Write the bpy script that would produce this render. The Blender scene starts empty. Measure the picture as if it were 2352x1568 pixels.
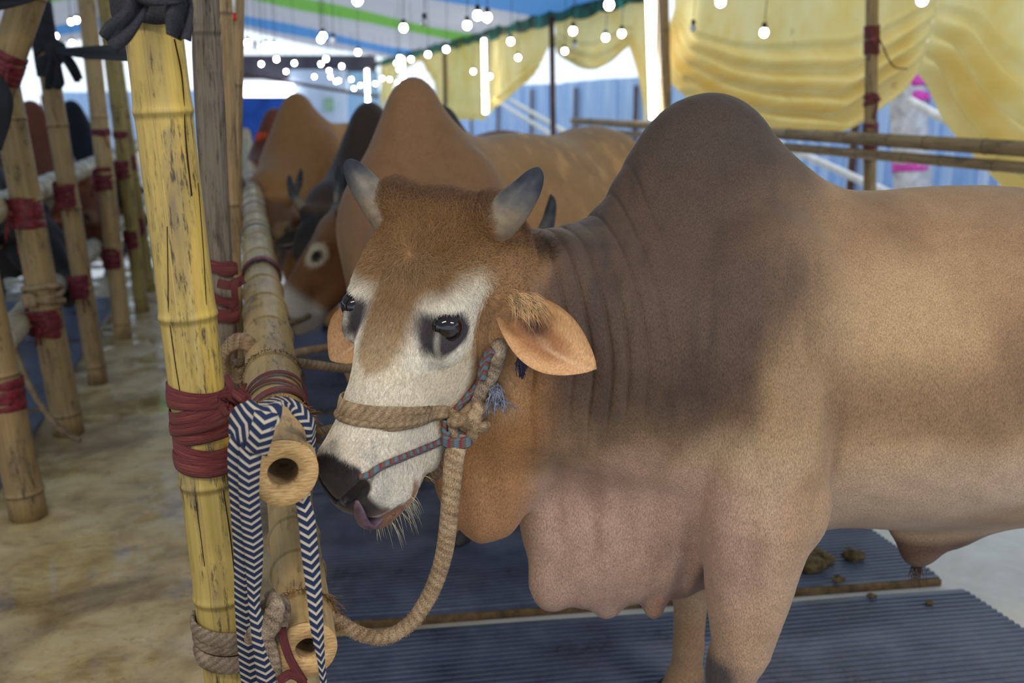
import bpy, bmesh, math, random
import numpy as np
from mathutils import Vector, Matrix, Euler
from mathutils.bvhtree import BVHTree

SC = bpy.context.scene
COL = SC.collection
rng = np.random.default_rng(7)
random.seed(7)

# ---------------------------------------------------------------- camera
FPX, YH, CAMH = 2287.0, 228.0, 1.5
PITCH = math.atan((784 - YH) / FPX)
CT, ST = math.cos(PITCH), math.sin(PITCH)
cam_d = bpy.data.cameras.new('camera')
cam_d.sensor_width = 36.0
cam_d.lens = FPX / 2352 * 36.0
cam_d.clip_start = 0.05
cam_d.dof.use_dof = True
cam_d.dof.focus_distance = 1.80
cam_d.dof.aperture_fstop = 3.0
cam = bpy.data.objects.new('camera', cam_d)
COL.objects.link(cam)
cam.location = (0, 0, CAMH)
cam.rotation_euler = (math.pi / 2 - PITCH, 0, 0)
SC.camera = cam

# ---------------------------------------------------------------- world and exposure
SC.view_settings.view_transform = 'Standard'
SC.view_settings.look = 'None'
SC.view_settings.gamma = 1.0
SC.view_settings.use_curve_mapping = False
SC.view_settings.exposure = 0.0
wd = bpy.data.worlds.new('world')
SC.world = wd
wd.use_nodes = True
bgn = wd.node_tree.nodes['Background']
bgn.inputs['Color'].default_value = (0.78, 0.89, 1.0, 1)
bgn.inputs['Strength'].default_value = 1.50
def lamp(name, loc, rot, size, size_y, power, col):
    d = bpy.data.lights.new(name, 'AREA'); d.shape = 'RECTANGLE'; d.size = size; d.size_y = size_y; d.energy = power; d.color = col
    o = bpy.data.objects.new(name, d); COL.objects.link(o); o.location = loc; o.rotation_euler = rot
    return o
# warm fill lights added overhead for highlights and shape, with no fixtures
lamp('fill_lamp', (-.9, .2, 2.55), (math.radians(28), 0, .2), 1.2, .12, 24, (1, .88, .72))
lamp('fill_lamp', (1.5, .1, 2.55), (math.radians(30), 0, .1), 1.2, .12, 28, (1, .88, .72))
SC.cycles.max_bounces = 8
SC.cycles.diffuse_bounces = 4
SC.cycles.transparent_max_bounces = 8
SC.cycles.sample_clamp_indirect = 6.0
SC.cycles.caustics_reflective = False
SC.cycles.caustics_refractive = False


def ray(px, py):
    r = px - 1176; v = 784 - py
    return np.array([r, FPX * CT + v * ST, v * CT - FPX * ST], float)


def P(px, py, fwd):
    """point of the place seen at a pixel of the photograph, fwd metres ahead of the camera"""
    d = ray(px, py)
    return d / d[1] * fwd + np.array([0, 0, CAMH])


def G(px, py, z=0.0):
    d = ray(px, py)
    return d * ((z - CAMH) / d[2]) + np.array([0, 0, CAMH])


def depth(p):
    return p[1] * CT - (p[2] - CAMH) * ST


# ---------------------------------------------------------------- colour and material helpers
def lin(c):
    c = np.asarray(c, float) / 255.0
    return np.where(c <= 0.04045, c / 12.92, ((c + 0.055) / 1.055) ** 2.4)


def rgba(c):
    return tuple(lin(c)) + (1.0,)


class NT:
    def __init__(self, name):
        self.m = bpy.data.materials.new(name)
        self.m.use_nodes = True
        self.t = self.m.node_tree
        self.n = self.t.nodes
        self.b = self.n['Principled BSDF']
        self.b.inputs['Specular IOR Level'].default_value = 0.3

    def add(self, typ, **k):
        x = self.n.new(typ)
        for a, v in k.items():
            setattr(x, a, v)
        return x

    def link(self, a, b):
        self.t.links.new(a, b)

    def coord(self, which='Object'):
        return self.add('ShaderNodeTexCoord').outputs[which]

    def mapping(self, src, scale=(1, 1, 1), rot=(0, 0, 0), loc=(0, 0, 0)):
        x = self.add('ShaderNodeMapping')
        x.inputs['Scale'].default_value = scale
        x.inputs['Rotation'].default_value = rot
        x.inputs['Location'].default_value = loc
        self.link(src, x.inputs['Vector'])
        return x.outputs['Vector']

    def noise(self, src, scale, detail=4, rough=0.55, dist=0.0):
        x = self.add('ShaderNodeTexNoise')
        x.inputs['Scale'].default_value = scale
        x.inputs['Detail'].default_value = detail
        x.inputs['Roughness'].default_value = rough
        x.inputs['Distortion'].default_value = dist
        if src is not None:
            self.link(src, x.inputs['Vector'])
        return x.outputs['Fac']

    def ramp(self, src, stops, interp='LINEAR'):
        x = self.add('ShaderNodeValToRGB')
        x.color_ramp.interpolation = interp
        e = x.color_ramp.elements
        while len(e) < len(stops):
            e.new(0.5)
        for i, (p, c) in enumerate(stops):
            e[i].position = p
            e[i].color = c if len(c) == 4 else rgba(c)
        self.link(src, x.inputs['Fac'])
        return x.outputs['Color']

    def mix(self, fac, a, b, mode='MIX'):
        x = self.add('ShaderNodeMix', data_type='RGBA', blend_type=mode)
        for s, v in ((x.inputs[0], fac), (x.inputs[6], a), (x.inputs[7], b)):
            if hasattr(v, 'is_output'):
                self.link(v, s)
            elif isinstance(v, (int, float)):
                s.default_value = v
            else:
                s.default_value = v if len(v) == 4 else rgba(v)
        return x.outputs[2]

    def math(self, op, a, b=0.0, c=0.0):
        x = self.add('ShaderNodeMath', operation=op)
        for s, v in zip(x.inputs, (a, b, c)):
            if hasattr(v, 'is_output'):
                self.link(v, s)
            else:
                s.default_value = v
        return x.outputs[0]

    def bump(self, h, strength=0.3, dist=0.01):
        x = self.add('ShaderNodeBump')
        x.inputs['Strength'].default_value = strength
        x.inputs['Distance'].default_value = dist
        self.link(h, x.inputs['Height'])
        self.link(x.outputs['Normal'], self.b.inputs['Normal'])

    def color(self, v):
        if hasattr(v, 'is_output'):
            self.link(v, self.b.inputs['Base Color'])
        else:
            self.b.inputs['Base Color'].default_value = v if len(v) == 4 else rgba(v)

    def rough(self, v):
        if hasattr(v, 'is_output'):
            self.link(v, self.b.inputs['Roughness'])
        else:
            self.b.inputs['Roughness'].default_value = v

    def attr(self, name):
        return self.add('ShaderNodeAttribute', attribute_name=name).outputs['Color']


def plain(name, c, rough=0.7, spec=0.3, var=0.12, scale=30, bump=0.0, metal=0.0):
    t = NT(name)
    nz = t.noise(t.coord(), scale)
    c = np.asarray(c, float)
    t.color(t.ramp(nz, [(0.3, tuple(c * (1 - var))), (0.7, tuple(np.minimum(255, c * (1 + var))))]))
    t.rough(rough)
    t.b.inputs['Specular IOR Level'].default_value = spec
    t.b.inputs['Metallic'].default_value = metal
    if bump:
        t.bump(nz, bump, 0.004)
    return t.m


# ---------------------------------------------------------------- mesh and object helpers
def link(o, parent=None):
    COL.objects.link(o)
    if parent is not None:
        o.parent = parent
    return o


def tag(o, label=None, cat=None, group=None, kind=None):
    if label: o['label'] = label
    if cat: o['category'] = cat
    if group: o['group'] = group
    if kind: o['kind'] = kind
    return o


def empty(name, loc, label, cat, group=None, rot=(0, 0, 0)):
    o = bpy.data.objects.new(name, None)
    o.empty_display_size = 0.05
    o.location = loc
    o.rotation_euler = rot
    link(o)
    return tag(o, label, cat, group)


def mesh_obj(name, verts, faces, mat, parent=None, smooth=True, uv=None, col=None, loc=None):
    me = bpy.data.meshes.new(name)
    verts = np.asarray(verts, float)
    me.from_pydata(verts.tolist(), [], [tuple(int(i) for i in f) for f in faces])
    finish(me, mat, smooth, uv, col)
    o = bpy.data.objects.new(name, me)
    if loc is not None:
        o.location = loc
    link(o, parent)
    return o


def finish(me, mat, smooth=True, uv=None, col=None):
    if uv is not None:
        l = me.uv_layers.new(name='UVMap')
        vi = np.empty(len(me.loops), np.int32)
        me.loops.foreach_get('vertex_index', vi)
        l.data.foreach_set('uv', np.asarray(uv, np.float32)[vi].ravel())
    if col is not None:
        a = me.color_attributes.new('coat', 'FLOAT_COLOR', 'POINT')
        c4 = np.ones((len(me.vertices), 4), np.float32)
        c4[:, :3] = np.asarray(col)[:, :3]
        if np.asarray(col).shape[1] == 4: c4[:, 3] = np.asarray(col)[:, 3]
        a.data.foreach_set('color', c4.ravel())
    if mat is not None:
        for m in (mat if isinstance(mat, (list, tuple)) else [mat]):
            me.materials.append(m)
    me.polygons.foreach_set('use_smooth', np.full(len(me.polygons), smooth))
    me.update()


class MB:
    """collects shapes into one mesh"""
    def __init__(self):
        self.v = []; self.f = []; self.uv = []; self.col = []; self.n = 0; self.hascol = False

    def put(self, v, f, uv=None, col=None):
        v = np.asarray(v, float)
        self.v.append(v)
        self.f += [tuple(int(i) + self.n for i in q) for q in f]
        self.uv.append(np.zeros((len(v), 2)) if uv is None else np.asarray(uv, float))
        if col is not None: self.hascol = True
        self.col.append(np.ones((len(v), 3)) * (1 if col is None else np.asarray(col, float)))
        self.n += len(v)
        return self

    def tube(self, pts, r, seg=12, cap=True, flat=1.0, up=None, uvs=1.0, col=None, rfun=None):
        """round (or flattened) tube along points; r a number or one per point"""
        pts = np.asarray(pts, float)
        n = len(pts)
        r = np.broadcast_to(np.asarray(r, float), (n,))
        tan = np.gradient(pts, axis=0)
        tan /= np.linalg.norm(tan, axis=1)[:, None] + 1e-12
        ref = np.array(up if up is not None else ([0, 0, 1] if abs(tan[0][2]) < 0.9 else [1, 0, 0]), float)
        V = []; UV = []
        L = np.concatenate([[0], np.cumsum(np.linalg.norm(np.diff(pts, axis=0), axis=1))])
        e1 = None
        for i in range(n):
            t = tan[i]
            if e1 is None or up is not None:
                e1 = np.cross(ref, t)
            else:
                e1 = e1 - t * (e1 @ t)
            e1 = e1 / (np.linalg.norm(e1) + 1e-12)
            e2 = np.cross(t, e1)
            for k in range(seg):
                a = 2 * math.pi * k / seg
                rr = r[i] if rfun is None else r[i] * rfun(i, a)
                V.append(pts[i] + e1 * math.cos(a) * rr + e2 * math.sin(a) * rr * flat)
                UV.append((k / seg, L[i] * uvs))
        Fc = []
        for i in range(n - 1):
            for k in range(seg):
                k2 = (k + 1) % seg
                Fc.append((i * seg + k, i * seg + k2, (i + 1) * seg + k2, (i + 1) * seg + k))
        if cap:
            Fc.append(tuple(range(seg - 1, -1, -1)))
            Fc.append(tuple((n - 1) * seg + k for k in range(seg)))
        return self.put(V, Fc, UV, col)

    def ribbon(self, pts, normals, width, thick=0.002, uvs=1.0):
        """flat band with thickness; normals point out of its face"""
        pts = np.asarray(pts, float); n = len(pts)
        nr = np.asarray(normals, float)
        if nr.ndim == 1: nr = np.broadcast_to(nr, (n, 3))
        w = np.broadcast_to(np.asarray(width, float), (n,))
        tan = np.gradient(pts, axis=0); tan /= np.linalg.norm(tan, axis=1)[:, None] + 1e-12
        side = np.cross(tan, nr); side /= np.linalg.norm(side, axis=1)[:, None] + 1e-12
        nr = np.cross(side, tan)
        L = np.concatenate([[0], np.cumsum(np.linalg.norm(np.diff(pts, axis=0), axis=1))])
        m = 5
        V = []; UV = []
        for i in range(n):
            for j in range(m):
                q = j / (m - 1) * 2 - 1
                V.append(pts[i] + side[i] * q * w[i] / 2 + nr[i] * thick * 0.5 * (1 - 0.6 * q * q)); UV.append(((q + 1) / 2, L[i] * uvs))
            for j in range(m):
                q = 1 - j / (m - 1) * 2
                V.append(pts[i] + side[i] * q * w[i] / 2 - nr[i] * thick * 0.5 * (1 - 0.6 * q * q)); UV.append(((q + 1) / 2, L[i] * uvs))
        k = 2 * m
        Fc = []
        for i in range(n - 1):
            for j in range(k):
                j2 = (j + 1) % k
                Fc.append((i * k + j, i * k + j2, (i + 1) * k + j2, (i + 1) * k + j))
        Fc.append(tuple(range(k - 1, -1, -1))); Fc.append(tuple((n - 1) * k + j for j in range(k)))
        return self.put(V, Fc, UV)

    def ball(self, c, r, seg=14, rings=9, R=None, noise=0.0):
        V = []; Fc = []
        r = np.broadcast_to(np.asarray(r, float), (3,))
        ph0 = rng.uniform(0, 6.28, 3)
        for i in range(rings + 1):
            th = math.pi * i / rings
            for k in range(seg):
                a = 2 * math.pi * k / seg
                d = np.array([math.sin(th) * math.cos(a), math.sin(th) * math.sin(a), math.cos(th)])
                q = 1 + noise * (math.sin(3 * d[0] * 2 + ph0[0]) + math.sin(4 * d[1] * 2 + ph0[1]) + math.sin(5 * d[2] + ph0[2])) / 3
                p = d * r * q
                if R is not None: p = R @ p
                V.append(p + c)
        for i in range(rings):
            for k in range(seg):
                k2 = (k + 1) % seg
                Fc.append((i * seg + k, (i + 1) * seg + k, (i + 1) * seg + k2, i * seg + k2))
        return self.put(V, Fc)

    def box(self, c, size, R=None):
        s = np.asarray(size, float) / 2
        V = np.array([[x, y, z] for x in (-1, 1) for y in (-1, 1) for z in (-1, 1)], float) * s
        if R is not None: V = V @ np.asarray(R).T
        return self.put(V + np.asarray(c), [(0, 1, 3, 2), (4, 6, 7, 5), (0, 4, 5, 1), (2, 3, 7, 6), (0, 2, 6, 4), (1, 5, 7, 3)])

    def build(self, name, mat, parent=None, smooth=True, loc=None, weld=False):
        v = np.concatenate(self.v)
        if loc is not None: v = v - np.asarray(loc)
        return mesh_obj(name, v, self.f, mat, parent, smooth, np.concatenate(self.uv), np.concatenate(self.col) if self.hascol else None, loc)


def rebase(parts_parent, o):
    """keep world place of a part built in world coordinates under a parent that only translates/rotates"""
    o.matrix_parent_inverse = parts_parent.matrix_world.inverted()


def spline(ctrl, n=40):
    """Catmull-Rom through control points"""
    c = np.asarray(ctrl, float)
    c = np.vstack([2 * c[0] - c[1], c, 2 * c[-1] - c[-2]])
    m = len(c) - 3
    out = []
    for q in np.linspace(0, m - 1e-9, n):
        i = int(q); t = q - i
        a, b, d, e = c[i], c[i + 1], c[i + 2], c[i + 3]
        out.append(0.5 * ((2 * b) + (-a + d) * t + (2 * a - 5 * b + 4 * d - e) * t * t + (-a + 3 * b - 3 * d + e) * t ** 3))
    return np.array(out)


def sm(x, a, b):
    t = np.clip((x - a) / (b - a), 0, 1)
    return t * t * (3 - 2 * t)


def vnoise(p, scale, seed=0, octaves=3):
    """cheap smooth value noise on points, about -1..1"""
    r = np.random.default_rng(seed)
    out = np.zeros(len(p)); amp = 1.0; tot = 0
    for o in range(octaves):
        for k in range(4):
            d = r.normal(size=3); d /= np.linalg.norm(d)
            e = r.normal(size=3); e /= np.linalg.norm(e)
            out += amp * np.sin((p @ d) * scale * (1 + 0.35 * k) + r.uniform(0, 6.28) + 1.3 * np.sin((p @ e) * scale * 0.83 + r.uniform(0, 6.28))) / 2.8
        tot += amp; amp *= 0.55; scale *= 2.07
    return out / tot * 1.1
# ---------------------------------------------------------------- blended bodies: rounded shapes melted into one continuous surface
class Body:
    def __init__(self):
        self.pr = []

    def ell(self, c, r, k=0.03, R=None, sub=False):
        c = np.asarray(c, float); r = np.asarray(r, float)
        R = np.eye(3) if R is None else np.asarray(R, float)      # columns are the local axes
        ext = np.sqrt(((R * r) ** 2).sum(1))
        self.pr.append(('e', c - ext - k - 0.03, c + ext + k + 0.03, k, sub, (c, r, R)))

    def cone(self, a, b, ra, rb, k=0.03, sub=False, sc=None):
        a = np.asarray(a, float); b = np.asarray(b, float)
        m = max(ra, rb)
        self.pr.append(('c', np.minimum(a, b) - m - k - 0.03, np.maximum(a, b) + m + k + 0.03, k, sub, (a, b, ra, rb)))

    def dist(self, pr, p):
        if pr[0] == 'e':
            c, r, R = pr[5]
            q = (p - c) @ R
            k0 = np.sqrt(((q / r) ** 2).sum(-1))
            k1 = np.sqrt(((q / (r * r)) ** 2).sum(-1))
            return k0 * (k0 - 1.0) / np.maximum(k1, 1e-6)
        a, b, ra, rb = pr[5]
        ab = b - a
        h = np.clip(((p - a) @ ab) / (ab @ ab), 0, 1)
        return np.sqrt(((p - a - h[..., None] * ab) ** 2).sum(-1)) - (ra + (rb - ra) * h)

    @staticmethod
    def comb(d1, d2, k, sub):
        if sub:
            h = np.clip(0.5 - 0.5 * (d1 + d2) / k, 0, 1)
            return d1 * (1 - h) - d2 * h + k * h * (1 - h)
        h = np.clip(0.5 + 0.5 * (d2 - d1) / k, 0, 1)
        return d2 * (1 - h) + d1 * h - k * h * (1 - h)

    def f(self, p):
        p = np.asarray(p, float)
        d = np.full(len(p), 1.0)
        for pr in self.pr:
            m = np.all((p > pr[1]) & (p < pr[2]), axis=1)
            if m.any():
                d[m] = self.comb(d[m], self.dist(pr, p[m]), pr[3], pr[4])
        return d

    def grad(self, p, e=0.0015):
        g = np.stack([self.f(p + np.eye(3)[i] * e) - self.f(p - np.eye(3)[i] * e) for i in range(3)], 1)
        return g / (np.linalg.norm(g, axis=1)[:, None] + 1e-9)

    def mesh(self, step):
        lo = np.min([p[1] for p in self.pr if not p[4]], axis=0); hi = np.max([p[2] for p in self.pr if not p[4]], axis=0)
        nx, ny, nz = (np.ceil((hi - lo) / step).astype(int) + 1)
        ax = [lo[i] + step * np.arange(n) for i, n in enumerate((nx, ny, nz))]
        D = np.full((nx, ny, nz), 1.0, np.float32)
        for pr in self.pr:
            i0 = np.maximum(np.floor((pr[1] - lo) / step).astype(int), 0); i1 = np.minimum(np.ceil((pr[2] - lo) / step).astype(int) + 1, (nx, ny, nz))
            if np.any(i1 <= i0): continue
            sl = tuple(slice(a, b) for a, b in zip(i0, i1))
            g = np.stack(np.meshgrid(ax[0][sl[0]], ax[1][sl[1]], ax[2][sl[2]], indexing='ij'), -1)
            D[sl] = self.comb(D[sl], self.dist(pr, g), pr[3], pr[4])
        # surface nets
        ins = D < 0
        s = [slice(None, -1), slice(1, None)]
        cnt = sum(ins[s[a], s[b], s[c]].astype(np.int8) for a in (0, 1) for b in (0, 1) for c in (0, 1))
        act = (cnt > 0) & (cnt < 8)
        idx = np.full(act.shape, -1, np.int64)
        cells = np.argwhere(act)
        idx[act] = np.arange(len(cells))
        acc = np.zeros((len(cells), 3)); num = np.zeros(len(cells))
        corners = [np.array(c) for c in np.ndindex(2, 2, 2)]
        for a in corners:
            for axis in range(3):
                if a[axis] == 0:
                    b = a.copy(); b[axis] = 1
                    da = D[tuple((cells + a).T)]; db = D[tuple((cells + b).T)]
                    m = (da < 0) != (db < 0)
                    t = np.where(m, da / np.where(m, da - db, 1), 0)
                    acc[m] += (a + (b - a) * t[m][:, None]); num[m] += 1
        V = lo + step * (cells + acc / num[:, None])
        faces = []
        for axis in range(3):
            o1, o2 = [(1, 2), (2, 0), (0, 1)][axis]
            sA = [slice(None)] * 3; sB = [slice(None)] * 3
            sA[axis] = slice(None, -1); sB[axis] = slice(1, None)
            A = ins[tuple(sA)]; B = ins[tuple(sB)]
            ch = np.argwhere(A != B)
            ok = (ch[:, o1] > 0) & (ch[:, o2] > 0) & (ch[:, o1] < act.shape[o1]) & (ch[:, o2] < act.shape[o2])
            ch = ch[ok]
            up = A[tuple(ch.T)]
            d1 = np.zeros(3, int); d1[o1] = 1; d2 = np.zeros(3, int); d2[o2] = 1
            q = np.stack([idx[tuple((ch - d1 - d2).T)], idx[tuple((ch - d2).T)], idx[tuple(ch.T)], idx[tuple((ch - d1).T)]], 1)
            q[~up] = q[~up][:, ::-1]
            faces.append(q)
        return V, np.concatenate(faces)


def np_mesh(name, V, Q):
    me = bpy.data.meshes.new(name)
    me.vertices.add(len(V)); me.vertices.foreach_set('co', np.asarray(V, np.float32).ravel())
    me.loops.add(len(Q) * 4); me.loops.foreach_set('vertex_index', np.asarray(Q, np.int32).ravel())
    me.polygons.add(len(Q)); me.polygons.foreach_set('loop_start', np.arange(0, len(Q) * 4, 4, dtype=np.int32))
    me.update(calc_edges=True); me.validate()
    return me


def verts_of(me):
    v = np.empty(len(me.vertices) * 3, np.float32); me.vertices.foreach_get('co', v)
    return v.reshape(-1, 3).astype(float)


def refine(me, mask_fn, body, times=1):
    """split the faces where finer relief is needed and settle the new points on the body's surface"""
    for _ in range(times):
        bm = bmesh.new(); bm.from_mesh(me)
        co = np.array([v.co for v in bm.verts])
        msk = mask_fn(co)
        ed = [e for e in bm.edges if msk[e.verts[0].index] and msk[e.verts[1].index]]
        bmesh.ops.subdivide_edges(bm, edges=ed, cuts=1, use_grid_fill=True)
        bm.to_mesh(me); bm.free()
        v = verts_of(me); m = mask_fn(v)
        w = v[m]
        for _k in range(2):
            w = w - body.grad(w) * np.clip(body.f(w), -0.006, 0.006)[:, None]
        v[m] = w
        me.vertices.foreach_set('co', v.astype(np.float32).ravel()); me.update()
    return me


# ---------------------------------------------------------------- the humped cattle
# local axes: x towards the tail, y away from its left flank, z up, origin on the ground below the hump
def head_shapes(B, p0, a, b, c, fine=True):
    """p0 poll, a towards the muzzle, b towards its left, c out of the forehead"""
    R = np.stack([b, a, c], 1)
    H = lambda x, y, z: p0 + b * x + a * y + c * z
    E = lambda x, y, z, rx, ry, rz, k=0.03, sub=False, tilt=0.0: B.ell(H(x, y, z), (rx, ry, rz), k, R if not tilt else R @ np.array([[1, 0, 0], [0, math.cos(tilt), -math.sin(tilt)], [0, math.sin(tilt), math.cos(tilt)]]), sub)
    E(0, .105, -.095, .124, .150, .100)
    E(0, .075, -.045, .124, .095, .066, .03)
    E(0, .010, -.030, .085, .050, .048, .03)                 # poll
    E(0, .155, -.035, .114, .15, .045, .04)
    B.cone(H(0, .20, -.085), H(0, .43, -.070), .087, .058, .04)
    B.cone(H(0, .22, -.045), H(0, .42, -.045), .054, .042, .04)
    E(0, .456, -.080, .069, .074, .076, .03)                 # muzzle
    E(0, .478, -.078, .056, .053, .060, .03)
    E(0, .494, -.094, .058, .044, .044, .025)
    for s in (-1, 1):
        E(s * .086, .160, -.022, .036, .064, .034, .03)       # brow
        E(s * .066, .20, -.135, .042, .105, .085, .04)        # cheek
        B.cone(H(s * .054, .17, -.205), H(s * .030, .395, -.170), .050, .043, .04)
        E(s * .034, .475, -.052, .036, .040, .040, .02)       # nostril wing
        E(s * .040, .452, -.116, .036, .062, .052, .02)       # upper lip
        E(s * .102, .210, -.034, .018, .052, .040, .02)       # lids
        B.cone(H(s * .068, .015, -.035), H(s * .100, .002, -.015), .044, .040, .03)   # horn bosses
        E(s * .120, .085, -.095, .045, .04, .04, .03)         # ear root
    E(0, .503, -.152, .048, .050, .034, .016)
    E(0, .475, -.172, .040, .056, .030, .02)                 # lower lip and chin
    E(0, .450, -.188, .040, .055, .036, .02)
    if fine:
        for s in (-1, 1):
            B.cone(H(s * .012, .526, -.050), H(s * .052, .500, -.028), .010, .014, .006, True)   # nostril
            B.cone(H(s * .052, .500, -.028), H(s * .062, .470, -.020), .012, .006, .006, True)
            B.cone(H(s * .0, .550, -.124), H(s * .068, .488, -.168), .0045, .0045, .007, True)    # mouth
            B.cone(H(s * .045, .54, -.134), H(s * .080, .505, -.155), .0045, .0045, .007, True)


def body_shapes(B, head, neck, legs=((.0, 0), (.1, 0)), tail=True, sheath=True, hump=1.0):
    # trunk
    B.ell((.72, 0, .922), (.86, .315, .378), .06)
    B.ell((1.25, 0, 1.03), (.46, .27, .30), .08)
    B.ell((.10, 0, .96), (.36, .235, .40), .08)
    B.ell((.45, 0, 1.14), (.60, .15, .165), .08)
    # hump
    B.ell((-.010, 0, 1.29), (.180 * hump, .105, .222), .09)
    B.ell((.015, 0, 1.20), (.265 * hump, .13, .19), .07)
    # neck and dewlap
    for (p, q, ra, rb, k) in neck['cones']:
        B.cone(p, q, ra, rb, k)
    for (c, r, k) in neck['flaps']:
        B.ell(c, r, k)
    # brisket
    B.ell((.06, 0, .74), (.25, .165, .20), .06)
    for i, s in enumerate((-1, 1)):
        dx = legs[0][i]
        # shoulder and foreleg
        B.ell((.06, s * .165, 1.02), (.15, .085, .26), .06)
        B.ell((.050 + dx * .3, s * .195, .84), (.125, .108, .235), .016)
        B.cone((.045 + dx * .6, s * .195, .70), (.022 + dx, s * .195, .42), .112, .060, .03)
        B.ell((.122 + dx * .4, s * .215, .735), (.054, .068, .105), .014)
        B.ell((.0 + dx, s * .195, .365), (.050, .050, .066), .03)
        B.cone((.005 + dx, s * .195, .33), (.005 + dx, s * .195, .13), .041, .036, .02)
        B.ell((.0 + dx, s * .195, .105), (.045, .044, .040), .02)
        B.cone((-.012 + dx, s * .195, .085), (-.03 + dx, s * .195, .05), .040, .044, .02)
        # hindquarter, the hock pointing back
        hx = legs[1][i]
        B.ell((1.42, s * .15, .90), (.20, .125, .30), .07)
        B.ell((1.30 + hx * .3, s * .19, .72), (.15, .09, .15), .06)
        B.cone((1.40 + hx * .5, s * .18, .68), (1.60 + hx, s * .18, .47), .105, .052, .04)
        B.cone((1.61 + hx, s * .18, .47), (1.56 + hx, s * .18, .13), .044, .036, .03)
        B.ell((1.545 + hx, s * .18, .105), (.045, .044, .040), .02)
        B.cone((1.535 + hx, s * .18, .085), (1.515 + hx, s * .18, .05), .040, .044, .02)
    if sheath:
        B.ell((.62, 0, .545), (.13, .055, .075), .04)
        B.ell((.575, -.005, .490), (.055, .036, .055), .025)
        B.ell((.85, 0, .57), (.25, .06, .06), .05)
    if tail:
        t = np.array([(1.60, 0, 1.24), (1.70, 0, 1.14), (1.735, 0, .95), (1.74, 0, .75), (1.74, 0, .62)])
        for i in range(len(t) - 1):
            B.cone(t[i], t[i + 1], .034 - .005 * i, .029 - .005 * i, .02)


def hoof_mesh(x, y):
    m = MB()
    for s in (-1, 1):
        V = []; Fc = []; seg = 12
        for j, (z, r, dx) in enumerate(((0.0, .032, -.014), (.008, .033, -.012), (.05, .025, .0), (.062, .018, .004))):
            for k in range(seg):
                a = 2 * math.pi * k / seg
                V.append((x - .03 + dx + r * 1.45 * math.cos(a), y + s * .026 + r * .72 * math.sin(a), z))
        for j in range(3):
            for k in range(seg):
                k2 = (k + 1) % seg
                Fc.append((j * seg + k, j * seg + k2, (j + 1) * seg + k2, (j + 1) * seg + k))
        Fc.append(tuple(range(seg - 1, -1, -1))); Fc.append(tuple(3 * seg + k for k in range(seg)))
        m.put(V, Fc)
    return m


def ear_mesh(base, tip, side, nrm, width, cup=0.45, nu=26, nv=17, droop=0.0):
    """leaf-shaped cupped ear: base to tip, side across, nrm out of its open face"""
    base = np.asarray(base); ax = np.asarray(tip) - base; L = np.linalg.norm(ax); ax = ax / L
    nrm = np.asarray(nrm, float); nrm -= ax * (nrm @ ax); nrm /= np.linalg.norm(nrm)
    sd = np.cross(nrm, ax)
    if sd @ np.asarray(side) < 0: sd = -sd
    V = []; inner = []
    for layer in (0, 1):
        for i in range(nu):
            t = i / (nu - 1)
            w = width * (0.04 + 0.96 * math.sin(math.pi * min(1, (t * 0.74 + 0.13))) ** 0.85) * (1 - t ** 4.2) ** 0.55
            w = max(w, 0.002)
            cp = cup * (1 - 0.75 * t) + 0.06
            for j in range(nv):
                q = j / (nv - 1) * 2 - 1
                off = -w * cp * (1 - q * q) * 1.2 - (0.35 * w * (1 - t) ** 2) * (1 - abs(q))
                th = 0.0045 * (1 - abs(q) ** 6) * (1 if layer else 0)
                p = base + ax * (L * t) + sd * (w * q + 0.012 * math.sin(2.2 * t)) + nrm * (off - th + droop * t * t)
                p = p + nrm * (0.004 * math.sin(q * 7 + t * 3) * (1 - t) * (0 if layer else 1))
                V.append(p); inner.append((t, q, layer))
    Fc = []
    for layer in (0, 1):
        o = layer * nu * nv
        for i in range(nu - 1):
            for j in range(nv - 1):
                q = (o + i * nv + j, o + i * nv + j + 1, o + (i + 1) * nv + j + 1, o + (i + 1) * nv + j)
                Fc.append(q if layer else q[::-1])
    o = nu * nv
    rim = [i * nv for i in range(nu)] + [(nu - 1) * nv + j for j in range(1, nv)] + [i * nv + nv - 1 for i in range(nu - 2, -1, -1)]
    for i0, i1 in zip(rim[:-1], rim[1:]):
        Fc.append((i0, i1, o + i1, o + i0))
    return np.array(V), Fc, np.array(inner)


def fur_material(name, bump=0.25, fine=1.0):
    t = NT(name)
    co = t.coord()
    hair = t.noise(t.mapping(co, (520 * fine, 520 * fine, 170 * fine)), 1.0, 3, .65)
    cloud = t.noise(co, 22, 4)
    base = t.attr('coat')
    k = t.ramp(hair, [(0.28, (0.50, 0.50, 0.50, 1)), (0.72, (1.42, 1.42, 1.42, 1))])
    k2 = t.ramp(cloud, [(0.25, (0.90, 0.89, 0.88, 1)), (0.75, (1.08, 1.08, 1.09, 1))])
    t.color(t.mix(1.0, t.mix(1.0, base, k, 'MULTIPLY'), k2, 'MULTIPLY'))
    al = [n for n in t.n if n.bl_idname == 'ShaderNodeAttribute'][0].outputs['Alpha']        # alpha 0 where the skin is bare and moist
    t.rough(t.ramp(al, [(0, (.28, .28, .28, 1)), (1, (.62, .62, .62, 1))]))
    t.b.inputs['Specular IOR Level'].default_value = 0.25
    t.b.inputs['Sheen Weight'].default_value = 0.12
    t.b.inputs['Sheen Roughness'].default_value = 0.5
    t.bump(hair, bump, 0.0025)
    return t.m
BULL_O = np.array([.394, 2.0, 0.0])
BU = np.array([.967, .255, 0.0]); BU /= np.linalg.norm(BU)
BV = np.array([-BU[1], BU[0], 0.0])
BR = np.stack([BU, BV, np.array([0, 0, 1.0])], 1)          # columns: bull axes in the place
def loc2w(p): return np.asarray(p) @ BR.T + BULL_O
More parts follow.
